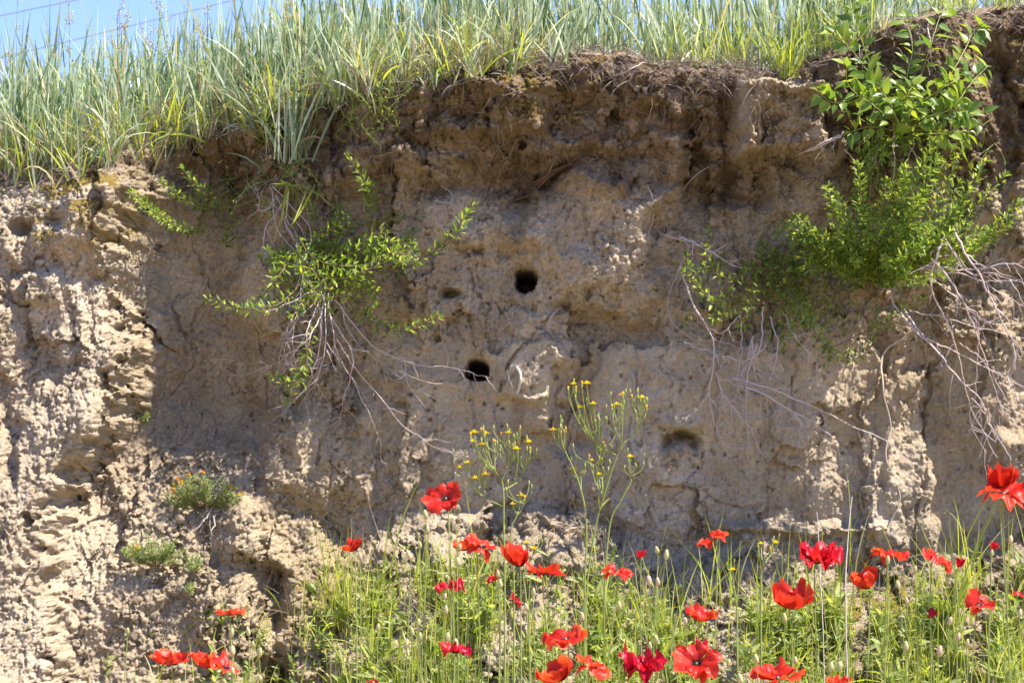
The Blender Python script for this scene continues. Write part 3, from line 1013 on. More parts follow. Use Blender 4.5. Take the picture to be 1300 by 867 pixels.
# left shrub hanging on the wall
rg = np.random.default_rng(41)
root = surf(372, 300, .0)
shrub = thing('hanging_shrub', 'feathery green shrub with bare lower twigs hanging left of the nest burrows', 'shrub', root)
ms, ml = MB(), MB()
H = .10
LEFT = [
    [(360, 262, .0), (378, 300, .08), (402, 330, .12), (452, 338, .14), (524, 318, .12)],
    [(372, 300, .0), (400, 345, .10), (440, 352, .15), (496, 330, .16)],
    [(372, 300, .0), (420, 330, .09), (470, 312, .13), (522, 308, .14)],
    [(390, 350, .05), (350, 388, .14), (300, 392, .17), (264, 380, .18)],
    [(420, 340, .06), (500, 345, .1), (550, 322, .12), (580, 290, .13), (600, 262, .14)],
    [(560, 318, .1), (578, 296, .13), (592, 270, .13)],
    [(470, 300, .0), (470, 260, .05), (460, 228, .07), (444, 200, .08)],
    [(468, 268, .03), (478, 250, .06), (470, 236, .07)],
    [(400, 380, .08), (390, 440, .12), (372, 486, .12), (346, 478, .14)],
    [(400, 420, .08), (384, 480, .1), (366, 510, .1)],
    [(430, 400, .06), (490, 420, .1), (520, 415, .12), (558, 402, .13)],
    [(440, 380, .06), (470, 410, .1), (500, 410, .1)],
    [(372, 300, .0), (350, 330, .08), (340, 318, .1)],
    [(372, 300, .0), (402, 300, .07), (440, 282, .1)],
    [(380, 320, .0), (420, 372, .1), (450, 376, .13)],
    [(380, 330, .0), (396, 372, .08), (372, 400, .12)],
    [(372, 310, .0), (430, 350, .08), (468, 356, .12)],
    [(372, 310, .0), (384, 350, .12), (420, 392, .14)],
    [(390, 320, .0), (440, 318, .1), (486, 296, .12), (510, 330, .14)],
    [(380, 300, .0), (360, 340, .12), (336, 372, .12), (322, 384, .12)],
    [(440, 350, .03), (476, 372, .12), (470, 390, .12)],
    [(450, 330, .03), (505, 322, .16), (530, 332, .15)],
]
for b in LEFT:
    shoot(ms, ml, pix(out(b, 1.7)), .28, 1.0, .0100, .029, .0082)
for k in range(44):                                   # short inner shoots
    a = rg.normal(425, 42); b = rg.normal(338, 26)
    p0 = surf(a, b, rg.uniform(.02, .1))
    d = unit(np.array([rg.normal(0, 1), -.5, rg.normal(.2, .7)]))
    L = rg.uniform(.06, .13)
    shoot(ms, ml, [p0, p0 + d * L * .5, p0 + d * L + np.array([0, 0, .012])], .1, 1, .0100, .027, .0078, .0014)
ms.build('stems', M_redstem, shrub)
ml.build('foliage', M_lucerne, shrub)['kind'] = 'stuff'
BARE_L = [
    [(412, 362, .10), (404, 430, .12), (386, 490, .10), (352, 530, .05), (325, 548, .03)],
    [(416, 372, .10), (428, 440, .13), (452, 492, .12), (478, 545, .06), (486, 590, .04)],
    [(410, 390, .11), (386, 436, .14), (340, 468, .12), (282, 476, .10)],
    [(424, 380, .10), (470, 440, .10), (520, 462, .07), (575, 470, .06), (622, 480, .05)],
    [(404, 380, .10), (392, 430, .13), (396, 480, .12), (420, 520, .08)],
    [(430, 430, .13), (470, 490, .10), (520, 545, .05), (566, 575, .03)],
    [(408, 370, .10), (418, 430, .14), (404, 482, .13), (378, 520, .08)],
    [(400, 372, .12), (340, 396, .13), (300, 388, .12)],
    [(420, 400, .12), (444, 450, .13), (436, 500, .08), (430, 540, .04)],
    [(356, 262, .02), (335, 300, .10), (340, 330, .08)],
    [(352, 250, .02), (330, 270, .08), (322, 232, .10)],
    [(360, 280, .02), (380, 320, .10), (400, 372, .12)],
    [(500, 455, .06), (512, 462, .05), (522, 500, .03), (558, 475, .02)],
    [(640, 486, .01), (600, 480, .03), (560, 488, .05), (500, 470, .06)],
]
for b in BARE_L:
    twig_child(shrub, out(b, 1.4), .0017, .0006, rg, 6)
for k in range(9):
    a = rg.normal(398, 26); e = rg.normal(392, 60)
    twig_child(shrub, [(rg.normal(408, 10), rg.uniform(345, 385), .09), ((a + e) / 2, rg.uniform(415, 450), .13), (e, rg.uniform(455, 525), .09)], .0012, .0005, rg, 4, lmax=.05)
for k in range(5):
    twig_child(shrub, [(rg.normal(350, 10), rg.uniform(235, 262), .03), (rg.normal(368, 14), rg.uniform(285, 310), .1), (rg.normal(398, 14), rg.uniform(345, 372), .11)], .0012, .0006, rg, 2, lmax=.05)

# thin leafy weeds hanging left of it, in the hollow and below the grass
weed = thing('trailing_weed', 'thin leafy weed trailing down the shaded hollow beside the left buttress', 'plant', surf(300, 255, 0))
ms, ml = MB(), MB()
for b in [[(330, 250, .0), (290, 262, .1), (255, 240, .12), (232, 215, .13)],
          [(310, 270, .0), (262, 292, .1), (210, 280, .12), (166, 243, .14)],
          [(300, 262, .0), (248, 262, .08), (214, 240, .10), (206, 232, .1)],
          [(300, 280, .0), (270, 290, .06), (225, 290, .1), (196, 268, .11)],
          [(310, 250, .02), (280, 268, .08), (262, 258, .1), (240, 225, .1)],
          [(300, 300, .0), (286, 310, .06), (300, 285, .1)]]:
    shoot(ms, ml, pix(out(b, 1.5)), .3, 1.0, .009, .025, .0085)
ms.build('stems', M_redstem, weed)
ml.build('foliage', M_lucerne, weed)['kind'] = 'stuff'

weed2 = thing('trailing_weed', 'tangle of small-leaved weeds hanging below the grass above the left shrub', 'plant', surf(345, 215, 0))
ms, ml = MB(), MB()
for k in range(34):
    a = rg.uniform(296, 392); b = rg.uniform(150, 260)
    p0 = surf(a, b, .01)
    dx = rg.normal(0, .03)
    L = rg.uniform(.05, .14)
    shoot(ms, ml, [p0, p0 + np.array([dx, -.04, -L * .3 if b > 200 else L * .3]), p0 + np.array([dx * 2, -.05, -L if b > 200 else L])], .1, 1, .012, .012, .005, .0012)
ms.build('stems', M_stem, weed2)
ml.build('foliage', M_lucerne, weed2)['kind'] = 'stuff'

weed3 = thing('trailing_weed', 'small green weed on the ledge where the grass ends above the shrub', 'plant', surf(480, 180, 0))
ms, ml = MB(), MB()
for k in range(26):
    a = rg.uniform(430, 505); b = rg.uniform(120, 190)
    p0 = surf(a, b, .01)
    L = rg.uniform(.04, .10)
    shoot(ms, ml, [p0, p0 + np.array([rg.normal(0, .02), -.03, L * .4]), p0 + np.array([rg.normal(0, .03), -.04, L])], .1, 1, .012, .012, .005, .0012)
ms.build('stems', M_stem, weed3)
ml.build('foliage', M_lucerne, weed3)['kind'] = 'stuff'

# right shrub, bright in the sun
bush = thing('hanging_shrub', 'bright yellow-green bushy shrub leaning out of the wall under the broad-leaved vine', 'shrub', surf(1110, 340, 0))
ms, ml = MB(), MB()
TIPS = [(1064, 250, .28), (1090, 236, .28), (1112, 262, .30), (1150, 214, .26), (1190, 204, .26), (1250, 206, .26), (1216, 262, .28), (1172, 250, .3), (1012, 276, .25), (1000, 284, .22),
        (1300, 268, .24), (1246, 292, .26), (1034, 300, .24), (1100, 300, .3), (1140, 290, .32), (1180, 286, .32), (1204, 230, .28), (1132, 238, .28), (1160, 268, .32), (1080, 290, .3), (1046, 318, .26), (1124, 330, .32),
        (1150, 340, .3), (1176, 312, .3), (1230, 240, .26), (1086, 330, .3), (1060, 340, .26), (1020, 340, .22), (1270, 288, .24), (1206, 296, .28)]
for (a, b, o) in TIPS:
    for rep in range(2):
        ax = a + rg.normal(0, 12) * rep; bx = b + rg.normal(0, 12) * rep
        mx = 1115 + (ax - 1115) * .45 + rg.normal(0, 8); my = 352 + (bx - 352) * .30 + rg.normal(0, 8)
        shoot(ms, ml, pix([(1110 + rg.normal(0, 10), 350 + rg.normal(0, 8), .0), (mx, my, o * .9), (ax, bx, o * 1.5)]), .30, 1, .0090, .029, .0088)
for k in range(34):                                   # shaded growth that ties the bush to the vine above
    a = rg.uniform(1078, 1222); b = rg.uniform(186, 250)
    p0 = surf(a + rg.normal(0, 8), b - 18, .03)
    shoot(ms, ml, [p0, (p0 + surf(a, b, .14)) / 2 + np.array([0, -.03, .01]), surf(a, b, .16)], .15, 1, .011, .020, .007, .0013)
ms.build('stems', M_stem, bush)
ml.build('foliage', M_lucerne, bush)['kind'] = 'stuff'

bush2 = thing('hanging_shrub', 'darker green shrub in the shade drooping beside the bright bush with dry stems below', 'shrub', surf(985, 350, 0))
ms, ml = MB(), MB()
for k in range(44):
    a = rg.normal(1000, 46); b = rg.normal(372, 34)
    if a > 1092: a = 1080
    p0 = surf(min(1080, max(925, 985 + (a - 985) * .4)), 330 + rg.normal(0, 12), .02)
    o = rg.uniform(.03, .2)
    shoot(ms, ml, [p0, (p0 + surf(a, b, o)) / 2 + np.array([0, -.04, .03]), surf(a, b + 14, o)], .25, 1, .012, .023, .0075, .0015)
for b in [[(985, 345, .02), (1010, 380, .14), (1045, 435, .18), (1068, 454, .18), (1098, 448, .18), (1112, 398, .18)],
          [(985, 345, .02), (1030, 400, .16), (1052, 436, .16), (1048, 462, .15)],
          [(960, 340, .02), (905, 335, .12), (880, 350, .14), (872, 326, .15)],
          [(960, 340, .02), (915, 350, .12), (896, 320, .14), (900, 292, .15)],
          [(950, 350, .02), (910, 385, .12), (896, 372, .14), (868, 345, .15)],
          [(960, 350, .02), (930, 390, .1), (905, 405, .12)],
          [(990, 350, .02), (1030, 330, .12), (1060, 320, .14)],
          [(1060, 440, .15), (1100, 420, .2), (1128, 408, .2), (1146, 392, .2), (1170, 380, .2)]]:
    shoot(ms, ml, pix(out(b, 1.5)), .35, 1, .009, .025, .0085)
ms.build('stems', M_redstem, bush2)
ml.build('foliage', M_lucerne, bush2)['kind'] = 'stuff'
cv = lambda L: [(860 + x * .3385, 290 + y * .3385, o) for (x, y, o) in L]
for b, r0 in [([(10, 140, .12), (60, 280, .12), (120, 380, .12), (130, 500, .10), (120, 660, .07), (180, 800, .05), (245, 825, .04)], .0026),
          ([(0, 30, .03), (90, 60, .08), (200, 130, .1), (300, 150, .08)], .0034),
          ([(290, 400, .1), (240, 560, .09), (215, 700, .05)], .0018),
          ([(200, 560, .09), (440, 630, .09), (600, 700, .07), (790, 800, .05), (840, 860, .04)], .0024),
          ([(140, 540, .10), (200, 660, .08), (280, 760, .05), (340, 870, .03)], .0019),
          ([(260, 600, .10), (430, 690, .09), (560, 760, .07), (620, 870, .04)], .0024),
          ([(300, 440, .11), (262, 620, .09), (264, 860, .04)], .0019),
          ([(430, 690, .09), (460, 760, .06), (492, 880, .03)], .0017),
          ([(440, 400, .12), (500, 480, .10), (530, 580, .06), (540, 655, .03)], .0019),
          ([(350, 330, .12), (376, 430, .12), (350, 560, .10), (310, 590, .09)], .0018),
          ([(320, 300, .12), (300, 450, .12), (220, 500, .11), (140, 480, .1)], .0017),
          ([(240, 330, .12), (170, 400, .12), (110, 370, .1), (50, 300, .1)], .0016),
          ([(330, 430, .12), (240, 540, .10), (330, 600, .08), (420, 600, .06)], .0014),
          ([(280, 420, .12), (300, 560, .10), (360, 660, .06), (390, 740, .03)], .0014),
          ([(180, 480, .11), (260, 500, .10), (330, 500, .09), (390, 550, .08)], .0014),
          ([(160, 570, .10), (250, 610, .09), (340, 610, .08)], .0014),
          ([(520, 680, .06), (470, 740, .05), (380, 745, .03)], .0014),
          ([(230, 330, .1), (250, 480, .11), (220, 560, .1), (240, 680, .06)], .0014),
          ([(400, 320, .12), (430, 390, .14), (470, 400, .14), (560, 340, .14)], .0018),
          ([(30, 420, .06), (140, 470, .09), (230, 520, .1)], .0013)]:
    twig_child(bush2, out(cv(b), 1.5), r0, r0 * .4, rg, 6, lmax=.07)

dead = thing('dead_branches', 'fan of bare pale branches hanging at the right edge below the bright bush', 'branches', surf(1185, 330, 0))
for b, r0 in [([(1005, 10, .2), (985, 90, .22), (965, 200, .2), (1050, 430, .14), (1100, 640, .10), (1200, 860, .05)], .0030),
          ([(1030, 0, .2), (1080, 100, .24), (1150, 220, .22), (1230, 360, .2), (1310, 480, .18)], .0032),
          ([(830, 290, .1), (960, 450, .14), (1060, 575, .13), (1120, 650, .11), (1180, 760, .08), (1250, 870, .05)], .0027),
          ([(800, 240, .1), (900, 380, .14), (1040, 460, .15), (1310, 600, .14)], .0027),
          ([(950, 110, .18), (1060, 290, .18), (1140, 470, .15), (1190, 620, .1), (1212, 710, .06)], .0024),
          ([(900, 140, .15), (1100, 190, .18), (1310, 295, .18)], .0022),
          ([(910, 150, .15), (1100, 150, .2), (1310, 125, .2)], .0026),
          ([(870, 305, .12), (1080, 360, .14), (1310, 415, .13)], .0018),
          ([(960, 190, .18), (1070, 280, .18), (1160, 345, .16), (1310, 350, .15)], .0018),
          ([(1130, 350, .15), (1126, 480, .13), (1118, 620, .11), (1098, 720, .06), (1160, 840, .04)], .0016),
          ([(1060, 430, .14), (1150, 500, .13), (1230, 640, .1), (1310, 660, .1)], .0016),
          ([(1000, 40, .2), (1080, 180, .2), (1180, 180, .2), (1310, 210, .2)], .0018),
          ([(1110, 640, .1), (1160, 720, .09), (1200, 800, .06), (1210, 700, .06)], .0014),
          ([(1000, 300, .16), (1080, 310, .16), (1160, 350, .15)], .0014),
          ([(1290, 430, .1), (1270, 560, .08), (1310, 700, .06)], .0016),
          ([(950, 100, .18), (1010, 60, .2), (1050, 130, .2), (1030, 190, .18)], .0018)]:
    twig_child(dead, out(cv(b), 1.9), r0, r0 * .45, rg, 6, lmax=.10)
gr = MB()
tube(gr, wiggle(spline(pix(cv([(860, 400, .02), (775, 465, .03), (768, 590, .03), (798, 735, .02), (785, 860, .02), (835, 1000, .015), (800, 1100, .012)])), per=8), .006), .0042, .0022, 6)
o = gr.build('root', M_root)
tag(o, 'long grey root running down the smooth wall right of centre', 'root')

# ------------------------------------------------------------------ broad-leaved vine
def leaf_mesh(seed):
    r = np.random.default_rng(seed)
    mb = MB()
    ns, na = 6, 2
    V = []
    bend = r.uniform(.1, .45); tw = r.normal(0, .35)
    for i in range(ns + 1):
        s = i / ns
        w = .27 * math.sin(math.pi * min(1, s ** .62)) ** 1.15 * (1.0 if s < .98 else 0) + .004
        if 0 < i < ns:
            w *= 1 + (.12 if i % 2 else -.10) * r.uniform(.3, 1)
        for j in range(-na, na + 1):
            l = j / na
            x = s; y = l * w; z = abs(l) * w * .35 - bend * s * s * .6 + tw * l * w * s
            V.append((x, y, z))
    n = 2 * na + 1
    mb.add(np.array(V), grid_faces(ns + 1, n))
    me = mb.mesh('leaf')
    me.materials.append(M_vine)
    return me


leafs = [leaf_mesh(60 + i) for i in range(6)]


def put_leaf(parent, p, d, nr, size):
    d = unit(d); side = unit(np.cross(nr, d)); up = np.cross(d, side)
    o = bpy.data.objects.new('leaf', leafs[int(rg.integers(6))])
    COL.objects.link(o)
    m = Matrix(((d[0], side[0], up[0], p[0]), (d[1], side[1], up[1], p[1]), (d[2], side[2], up[2], p[2]), (0, 0, 0, 1)))
    o.parent = parent
    o.matrix_local = Matrix.Translation(-Vector(parent.location)) @ m @ Matrix.Diagonal((size, size, size, 1))
    return o


vine = thing('broadleaf_vine', 'vine with broad glossy leaves growing over the top right of the bank', 'vine', surf(1140, 160, 0))
ms = MB()
VB = [[(1145, 165, .0), (1120, 120, .12), (1085, 70, .14), (1060, 42, .12)],
      [(1145, 165, .0), (1110, 120, .12), (1060, 130, .16), (1040, 118, .17)],
      [(1145, 165, .0), (1150, 110, .14), (1160, 60, .14), (1150, 22, .1)],
      [(1145, 165, .0), (1190, 120, .16), (1215, 80, .2), (1235, 40, .2), (1246, 36, .2)],
      [(1150, 165, .0), (1205, 140, .18), (1232, 110, .22), (1252, 86, .24)],
      [(1145, 165, .0), (1180, 150, .15), (1220, 140, .2), (1230, 150, .2)],
      [(1145, 165, .0), (1160, 140, .18), (1200, 110, .22), (1225, 95, .22)],
      [(1145, 165, .0), (1115, 140, .16), (1080, 110, .2), (1075, 85, .2)],
      [(1145, 165, .0), (1130, 130, .2), (1110, 108, .22)],
      [(1145, 165, .0), (1150, 128, .2), (1160, 108, .22)],
      [(1140, 170, .0), (1110, 160, .12), (1080, 168, .14)],
      [(1150, 170, .0), (1190, 170, .14), (1225, 165, .16), (1214, 185, .16)],
      [(1140, 165, .0), (1095, 60, .1), (1080, 20, .08), (1086, -5, .06)],
      [(1150, 165, .0), (1180, 60, .12), (1200, 10, .08)]]
nleaf = 0
for b in VB:
    p = wiggle(spline(pix(out(b, 1.4)), per=8), .006)
    m1 = MB(); tube(m1, p, .0022, .001, 4); m1.build('stem', M_stem, vine)
    n = len(p)
    for i in range(6, n, 2):
        t = unit(p[min(i + 1, n - 1)] - p[i - 1])
        sd = unit(np.cross(t, np.array([0, 1, .2])))
        for sgn in (-1, 1):
            if rg.random() < .12: continue
            d = unit(t * .5 + sgn * sd * .9 + np.array([rg.normal(0, .25), rg.normal(-.25, .2), rg.normal(-.05, .3)]))
            put_leaf(vine, p[i] + d * .006, d, unit(np.array([.15, -.55, .8]) + rg.normal(0, .35, 3)), rg.uniform(.032, .060)); nleaf += 1
    put_leaf(vine, p[-1], unit(p[-1] - p[-3]), unit(np.array([.1, -.6, .7])), .045)
for k in range(150):
    a = rg.normal(1152, 42); b = rg.normal(136, 22)
    p = surf(a, b, rg.uniform(.06, .2))
    d = unit(np.array([rg.normal(0, .8), rg.normal(-.5, .3), rg.normal(.0, .6)]))
    put_leaf(vine, p, d, unit(np.array([.1, -.5, .85]) + rg.normal(0, .35, 3)), rg.uniform(.03, .058))
for k in range(45):
    a = rg.normal(1160, 48); b = rg.normal(182, 18)
    p0 = surf(a + rg.normal(0, 20), b - 22, .08)
    p = surf(a, b, rg.uniform(.04, .14))
    tube(ms, [p0, (p0 + p) / 2 + np.array([0, -.02, 0]), p], .001, .0007, 3)
    d = unit(np.array([rg.normal(0, .8), rg.normal(-.4, .3), rg.normal(-.3, .5)]))
    put_leaf(vine, p, d, unit(np.array([.1, -.5, .85]) + rg.normal(0, .4, 3)), rg.uniform(.018, .036))
ms.build('leaf_stalks', M_stem, vine)['kind'] = 'stuff'
for b in [[(1118, 170, .06), (1112, 205, .1), (1106, 250, .08)], [(1135, 170, .06), (1140, 215, .1), (1120, 248, .1)], [(1150, 180, .05), (1175, 215, .08), (1186, 240, .06), (1200, 258, .05)],
          [(1070, 168, .14), (1040, 185, .14), (1014, 196, .12)], [(1160, 180, .05), (1150, 210, .08), (1158, 240, .06)], [(1073, 190, .1), (1096, 222, .08), (1110, 245, .05)], [(1180, 30, .1), (1182, 70, .12), (1180, 96, .1)]]:
    twig_child(vine, b, .0018, .0010, rg, 2)

# ------------------------------------------------------------------ roots and chips stuck in the wall
def root_thing(polys, radii, mat, label, name='root', cat='root'):
    mb = MB()
    for poly, (a, b) in zip(polys, radii):
        tube(mb, wiggle(spline(pix(poly), per=7), .004), a, b, 6)
    return tag(mb.build(name, mat), label, cat)


root_thing([[(654, 462, .0), (661, 472, .012), (661, 484, .013), (657, 499, .004)], [(645, 470, .0), (647, 482, .008), (651, 492, .003)]],
           [(.0055, .004), (.003, .0025)], plant_mat('bleached_root', [(0, (.62, .56, .47)), (1, (.62, .56, .47))], 0, .8, noise=70),
           'thick bleached root loop sticking out beside the lower burrow')
root_thing([[(668, 248, .01), (690, 228, .015), (716, 212, .02), (738, 196, .02)], [(672, 240, .01), (700, 218, .02), (728, 208, .015)], [(652, 256, .01), (676, 246, .015), (696, 226, .015)]],
           [(.008, .005), (.006, .004), (.006, .004)], M_darkroot, 'dark rotten root bundle lying under the lip above the upper burrow')
root_thing([[(712, 392, .006), (702, 398, .018), (694, 412, .012), (690, 418, .004)]], [(.006, .0045)], M_root, 'short curled grey root end right of the two burrows')
root_thing([[(800, 472, .004), (806, 482, .014), (805, 496, .008), (808, 505, .002)]], [(.004, .003)], M_root, 'small grey root stub on the wall above the tall yellow flowers')
root_thing([[(1014, 196, .03), (1036, 186, .06), (1066, 172, .09)]], [(.0025, .003)], M_twig, 'straight pale stick lying across the clod near the vine', 'stick', 'stick')
root_thing([[(860, 258, .01), (868, 240, .04), (888, 220, .05), (918, 204, .05)]], [(.0016, .001)], M_twig, 'thin arched straw sprouting under the lip left of the big clod', 'stick', 'stick')
root_thing([[(822, 235, .01), (828, 250, .04), (830, 275, .04), (822, 300, .02), (826, 322, .01)]], [(.002, .001)], M_twig, 'long pale hanging root right of the bulge above the burrows')
root_thing([[(830, 290, .01), (845, 300, .05), (872, 312, .05), (862, 340, .04), (846, 380, .03), (856, 415, .03), (905, 445, .01)]], [(.002, .001)], M_twig, 'wiry pale root bowing down left of the dark shrub')
root_thing([[(780, 96, .02), (800, 88, .05), (817, 80, .07)]], [(.0022, .0016)], M_twig, 'pale straw stick jutting from the bare brink at top centre', 'stick', 'stick')
root_thing([[(550, 255, .01), (570, 258, .02), (574, 246, .03), (560, 236, .02)], [(560, 236, .02), (562, 228, .02)]], [(.002, .0014), (.0012, .001)], M_twig, 'small forked twig below the mossy ledge left of the dark root')
root_thing([[(566, 468, .04), (570, 452, .03), (562, 430, .02), (558, 408, .01)]], [(.0016, .0012)], M_twig, 'thin upright dead twig left of the lower burrow', 'stick', 'stick')

# ------------------------------------------------------------------ cushion spurges on the left slope
def spurge(px, py, w, h, label, n, orange=.1, seedn=0):
    r = np.random.default_rng(seedn)
    base = surf(px, py + h * .45, .0)
    t = thing('spurge', label, 'plant', base, 'spurges on the left slope')
    ms, ml, mo = MB(), MB(), MB()
    k = MPP
    for i in range(n):
        tipx = r.uniform(-.5, .5) * w * k; z = math.sqrt(max(0, 1 - (tipx / (.55 * w * k)) ** 2)) * h * k * r.uniform(.55, 1.0)
        tip = base + np.array([tipx, -r.uniform(.02, .10), z])
        mid = base + np.array([tipx * .55, -.05, z * .45 - .01])
        p = spline([base + np.array([tipx * .1, .01, 0]), mid, tip], per=6)
        tube(ms, p, .0011, .0008, 3)
        m = 34
        s = r.uniform(.35, 1, m)
        c = np.stack([np.interp(s, np.linspace(0, 1, len(p)), p[:, q]) for q in range(3)], -1)
        tan = unit(p[-1] - p[len(p) // 2])
        out = unit(r.normal(0, 1, (m, 3)))
        leaflets(ml, c, unit(out * .9 + tan * .7), unit(np.array([0, -.4, .8]) + r.normal(0, .4, (m, 3))), r.uniform(.011, .020, m), r.uniform(.0015, .0026, m))
        if r.random() < orange:
            m = 7
            leaflets(mo, np.repeat(tip[None], m, 0), unit(r.normal(0, .6, (m, 3)) + np.array([0, -.3, .6])), unit(np.array([0, -.3, .9]) + r.normal(0, .3, (m, 3))), r.uniform(.007, .012, m), r.uniform(.004, .007, m))
    ms.build('stems', M_redstem, t)
    ml.build('foliage', M_spurge, t)['kind'] = 'stuff'
    if mo.n:
        mo.build('orange_bracts', M_orange, t)['kind'] = 'stuff'
    return t


sp = spurge(260, 626, 96, 46, 'largest cushion spurge with orange tips and bare woody roots', 60, .14, 71)
for b in [[(275, 645, .0), (268, 658, .03), (252, 668, .04), (243, 672, .04)], [(280, 648, .0), (270, 655, .04), (266, 672, .04), (258, 684, .03)], [(272, 642, .0), (290, 648, .02), (310, 652, .01)], [(285, 645, 0), (272, 648, .02), (262, 640, .04)]]:
    twig_child(sp, b, .0026, .0012, rg, 1, M_root)
spurge(198, 700, 78, 42, 'mid-sized green spurge cushion lower left of the largest one', 44, .05, 72)
spurge(252, 712, 20, 24, 'small tuft of bluish spurge right of the mid-sized cushion', 7, .0, 73)
spurge(243, 743, 12, 14, 'tiniest spurge seedling at the foot of the gully', 3, .0, 74)
spurge(181, 527, 28, 18, 'tiny green spurge sprig alone on the shaded hollow wall', 7, .0, 75)

# ------------------------------------------------------------------ meadow at the foot (nobody could count it)
def ground_points(n, x0, x1, v0, v1, seed, dens=None):
    """Random points of the slope between wall heights v0 and v1."""
    r = np.random.default_rng(seed)
    a = r.uniform(x0, x1, n); b = r.uniform(v0, v1, n)
    if dens is not None:
        k = r.random(n) < dens(a, b)
        a, b = a[k], b[k]
    X = (a - 650) * MPP; Z = (433.5 - b) * MPP
    return np.stack([X, -disp_at(X, Z), Z], -1), a, b


def dens(a, b):
    d = np.interp(a, [150, 330, 400, 470, 560, 820, 850, 930, 960, 1320], [.03, .10, .35, .8, 1, .9, .55, .6, 1, 1])
    up = np.interp(a, [380, 470, 560, 700, 830, 930, 1000, 1200, 1320], [800, 770, 745, 745, 775, 790, 760, 740, 715])
    return d * sm(-40, 60, b - up) * np.clip(.74 + 2.6 * fbm(a / 62, b / 80, 2, 201), .06, 1.5)


mb = MB()
r = np.random.default_rng(81)
base, a, b = ground_points(17000, 150, 1420, 690, 1120, 82, dens)
n = len(base)
L = r.uniform(.07, .24, n) * (1 + .25 * sm(850, 1000, b))
blades(mb, base - np.array([0, 0, .006]), r.uniform(0, 2 * math.pi, n), np.abs(r.normal(.22, .26, n)), r.normal(.45, .7, n), L * np.where(r.random(n) < .5, .6, 1.0), r.uniform(.0026, .0065, n), 5, None, r.normal(0, .6, n)[:, None])
base, a, b = ground_points(750, 360, 1420, 730, 1100, 83, dens)
n = len(base)
blades(mb, base, r.uniform(0, 2 * math.pi, n), np.abs(r.normal(.08, .08, n)), r.normal(.1, .25, n), r.uniform(.22, .42, n), r.uniform(.0022, .005, n), 6, None, r.normal(0, .5, n)[:, None])
grass = mb.build('meadow_grass', M_grass)
tag(grass, 'sunlit yellow-green grass between the poppies at the foot of the bank', 'grass', kind='stuff')

mb = MB()
base, a, b = ground_points(6500, 170, 1420, 720, 1120, 84, dens)
n = len(base)
for k in range(n):
    h = r.uniform(.02, .15); m = int(r.integers(6, 16))
    s = r.uniform(.1, 1, m)
    lean = r.normal(0, .15, 2)
    c = base[k] + np.stack([lean[0] * h * s, lean[1] * h * s, h * s], -1)
    out_ = r.normal(0, 1, (m, 3)); out_[:, 2] = np.abs(out_[:, 2]) * .8 + .2
    big = 2.1 if r.random() < .16 else 1.0
    leaflets(mb, c, out_, unit(np.array([.1, -.4, .8]) + r.normal(0, .4, (m, 3))), r.uniform(.014, .038, m) * big, r.uniform(.004, .010, m) * big)
    tube(mb, [base[k], base[k] + np.array([lean[0] * h, lean[1] * h, h])], .001, .0007, 3)
forb = mb.build('meadow_herbs', M_forb)
tag(forb, 'low leafy herbs mixed into the meadow grass', 'herbs', kind='stuff')

mb = MB()
base, a, b = ground_points(3600, 330, 1420, 690, 1120, 85, lambda a, b: .35 + .65 * dens(a, b))
n = len(base)
blades(mb, base, r.uniform(0, 2 * math.pi, n), r.uniform(.2, 1.5, n), r.normal(.3, .5, n), r.uniform(.05, .2, n), r.uniform(.0012, .003, n), 4, None, 0.0)
st = mb.build('meadow_straw', M_dry)
tag(st, 'dead straw lying in the meadow grass', 'dry grass', kind='stuff')
# ------------------------------------------------------------------ single grass tufts one can point at
def tuft(px, py, n, lmin, lmax, label, mat, off=.0, tilt=.25, wid=(.004, .008), hang=False, top=False, cat='grass tuft', name='grass_tuft', seed=0, spread=.03, bend=.4):
    r = np.random.default_rng(300 + seed)
    base = surf(px, py, off)
    mb = MB()
    b = base + np.stack([r.normal(0, spread, n), r.normal(.0, spread * .4, n), r.normal(0, .004, n)], -1)
    az = r.uniform(0, 2 * math.pi, n)
    tl = np.abs(r.normal(tilt, .18, n))
    if hang:
        az = r.uniform(math.pi * 1.1, math.pi * 1.9, n); tl = r.uniform(1.6, 2.9, n)
    blades(mb, b, az, tl, np.abs(r.normal(bend, .3, n)) * (-.2 if hang else 1), r.uniform(lmin, lmax, n), r.uniform(wid[0], wid[1], n), 6, None, r.normal(0, .6, n)[:, None])
    o = mb.build(name, mat, None, base)
    return tag(o, label, cat)


tuft(72, 205, 60, .10, .34, 'grass tuft fanning out over the lit left buttress', M_wheat, .02, .38, (.005, .010), seed=1)
tuft(28, 200, 44, .12, .34, 'grass tuft at the far left edge of the brink', M_wheat, .02, .3, (.005, .010), seed=2)
tuft(205, 172, 40, .08, .22, 'short yellowing grass tuft where the brink dips into the hollow', M_grass, .02, .55, (.004, .008), seed=3)
tuft(282, 150, 40, .10, .28, 'grass tuft above the shaded hollow', M_wheat, .02, .3, (.005, .010), seed=4)
tuft(372, 205, 34, .20, .42, 'long blades of grass standing in the tangled weeds above the left shrub', M_wheat, .05, .10, (.005, .010), seed=5, bend=.25)
tuft(375, 235, 16, .10, .26, 'grass blades hanging down over the left shrub', M_grass, .05, .3, (.004, .008), hang=True, seed=6)
tuft(440, 130, 40, .10, .30, 'grass tuft on the brink left of the yellow weeds', M_wheat, .02, .28, (.005, .010), seed=7)
tuft(1000, 100, 44, .08, .26, 'bright green grass tuft standing on the big pale clod', M_grass, .01, .22, (.004, .009), seed=8, spread=.022)
tuft(905, 78, 40, .08, .24, 'green grass tuft right of the bare brink stretch', M_grass, -.02, .3, (.004, .008), seed=9, spread=.06)
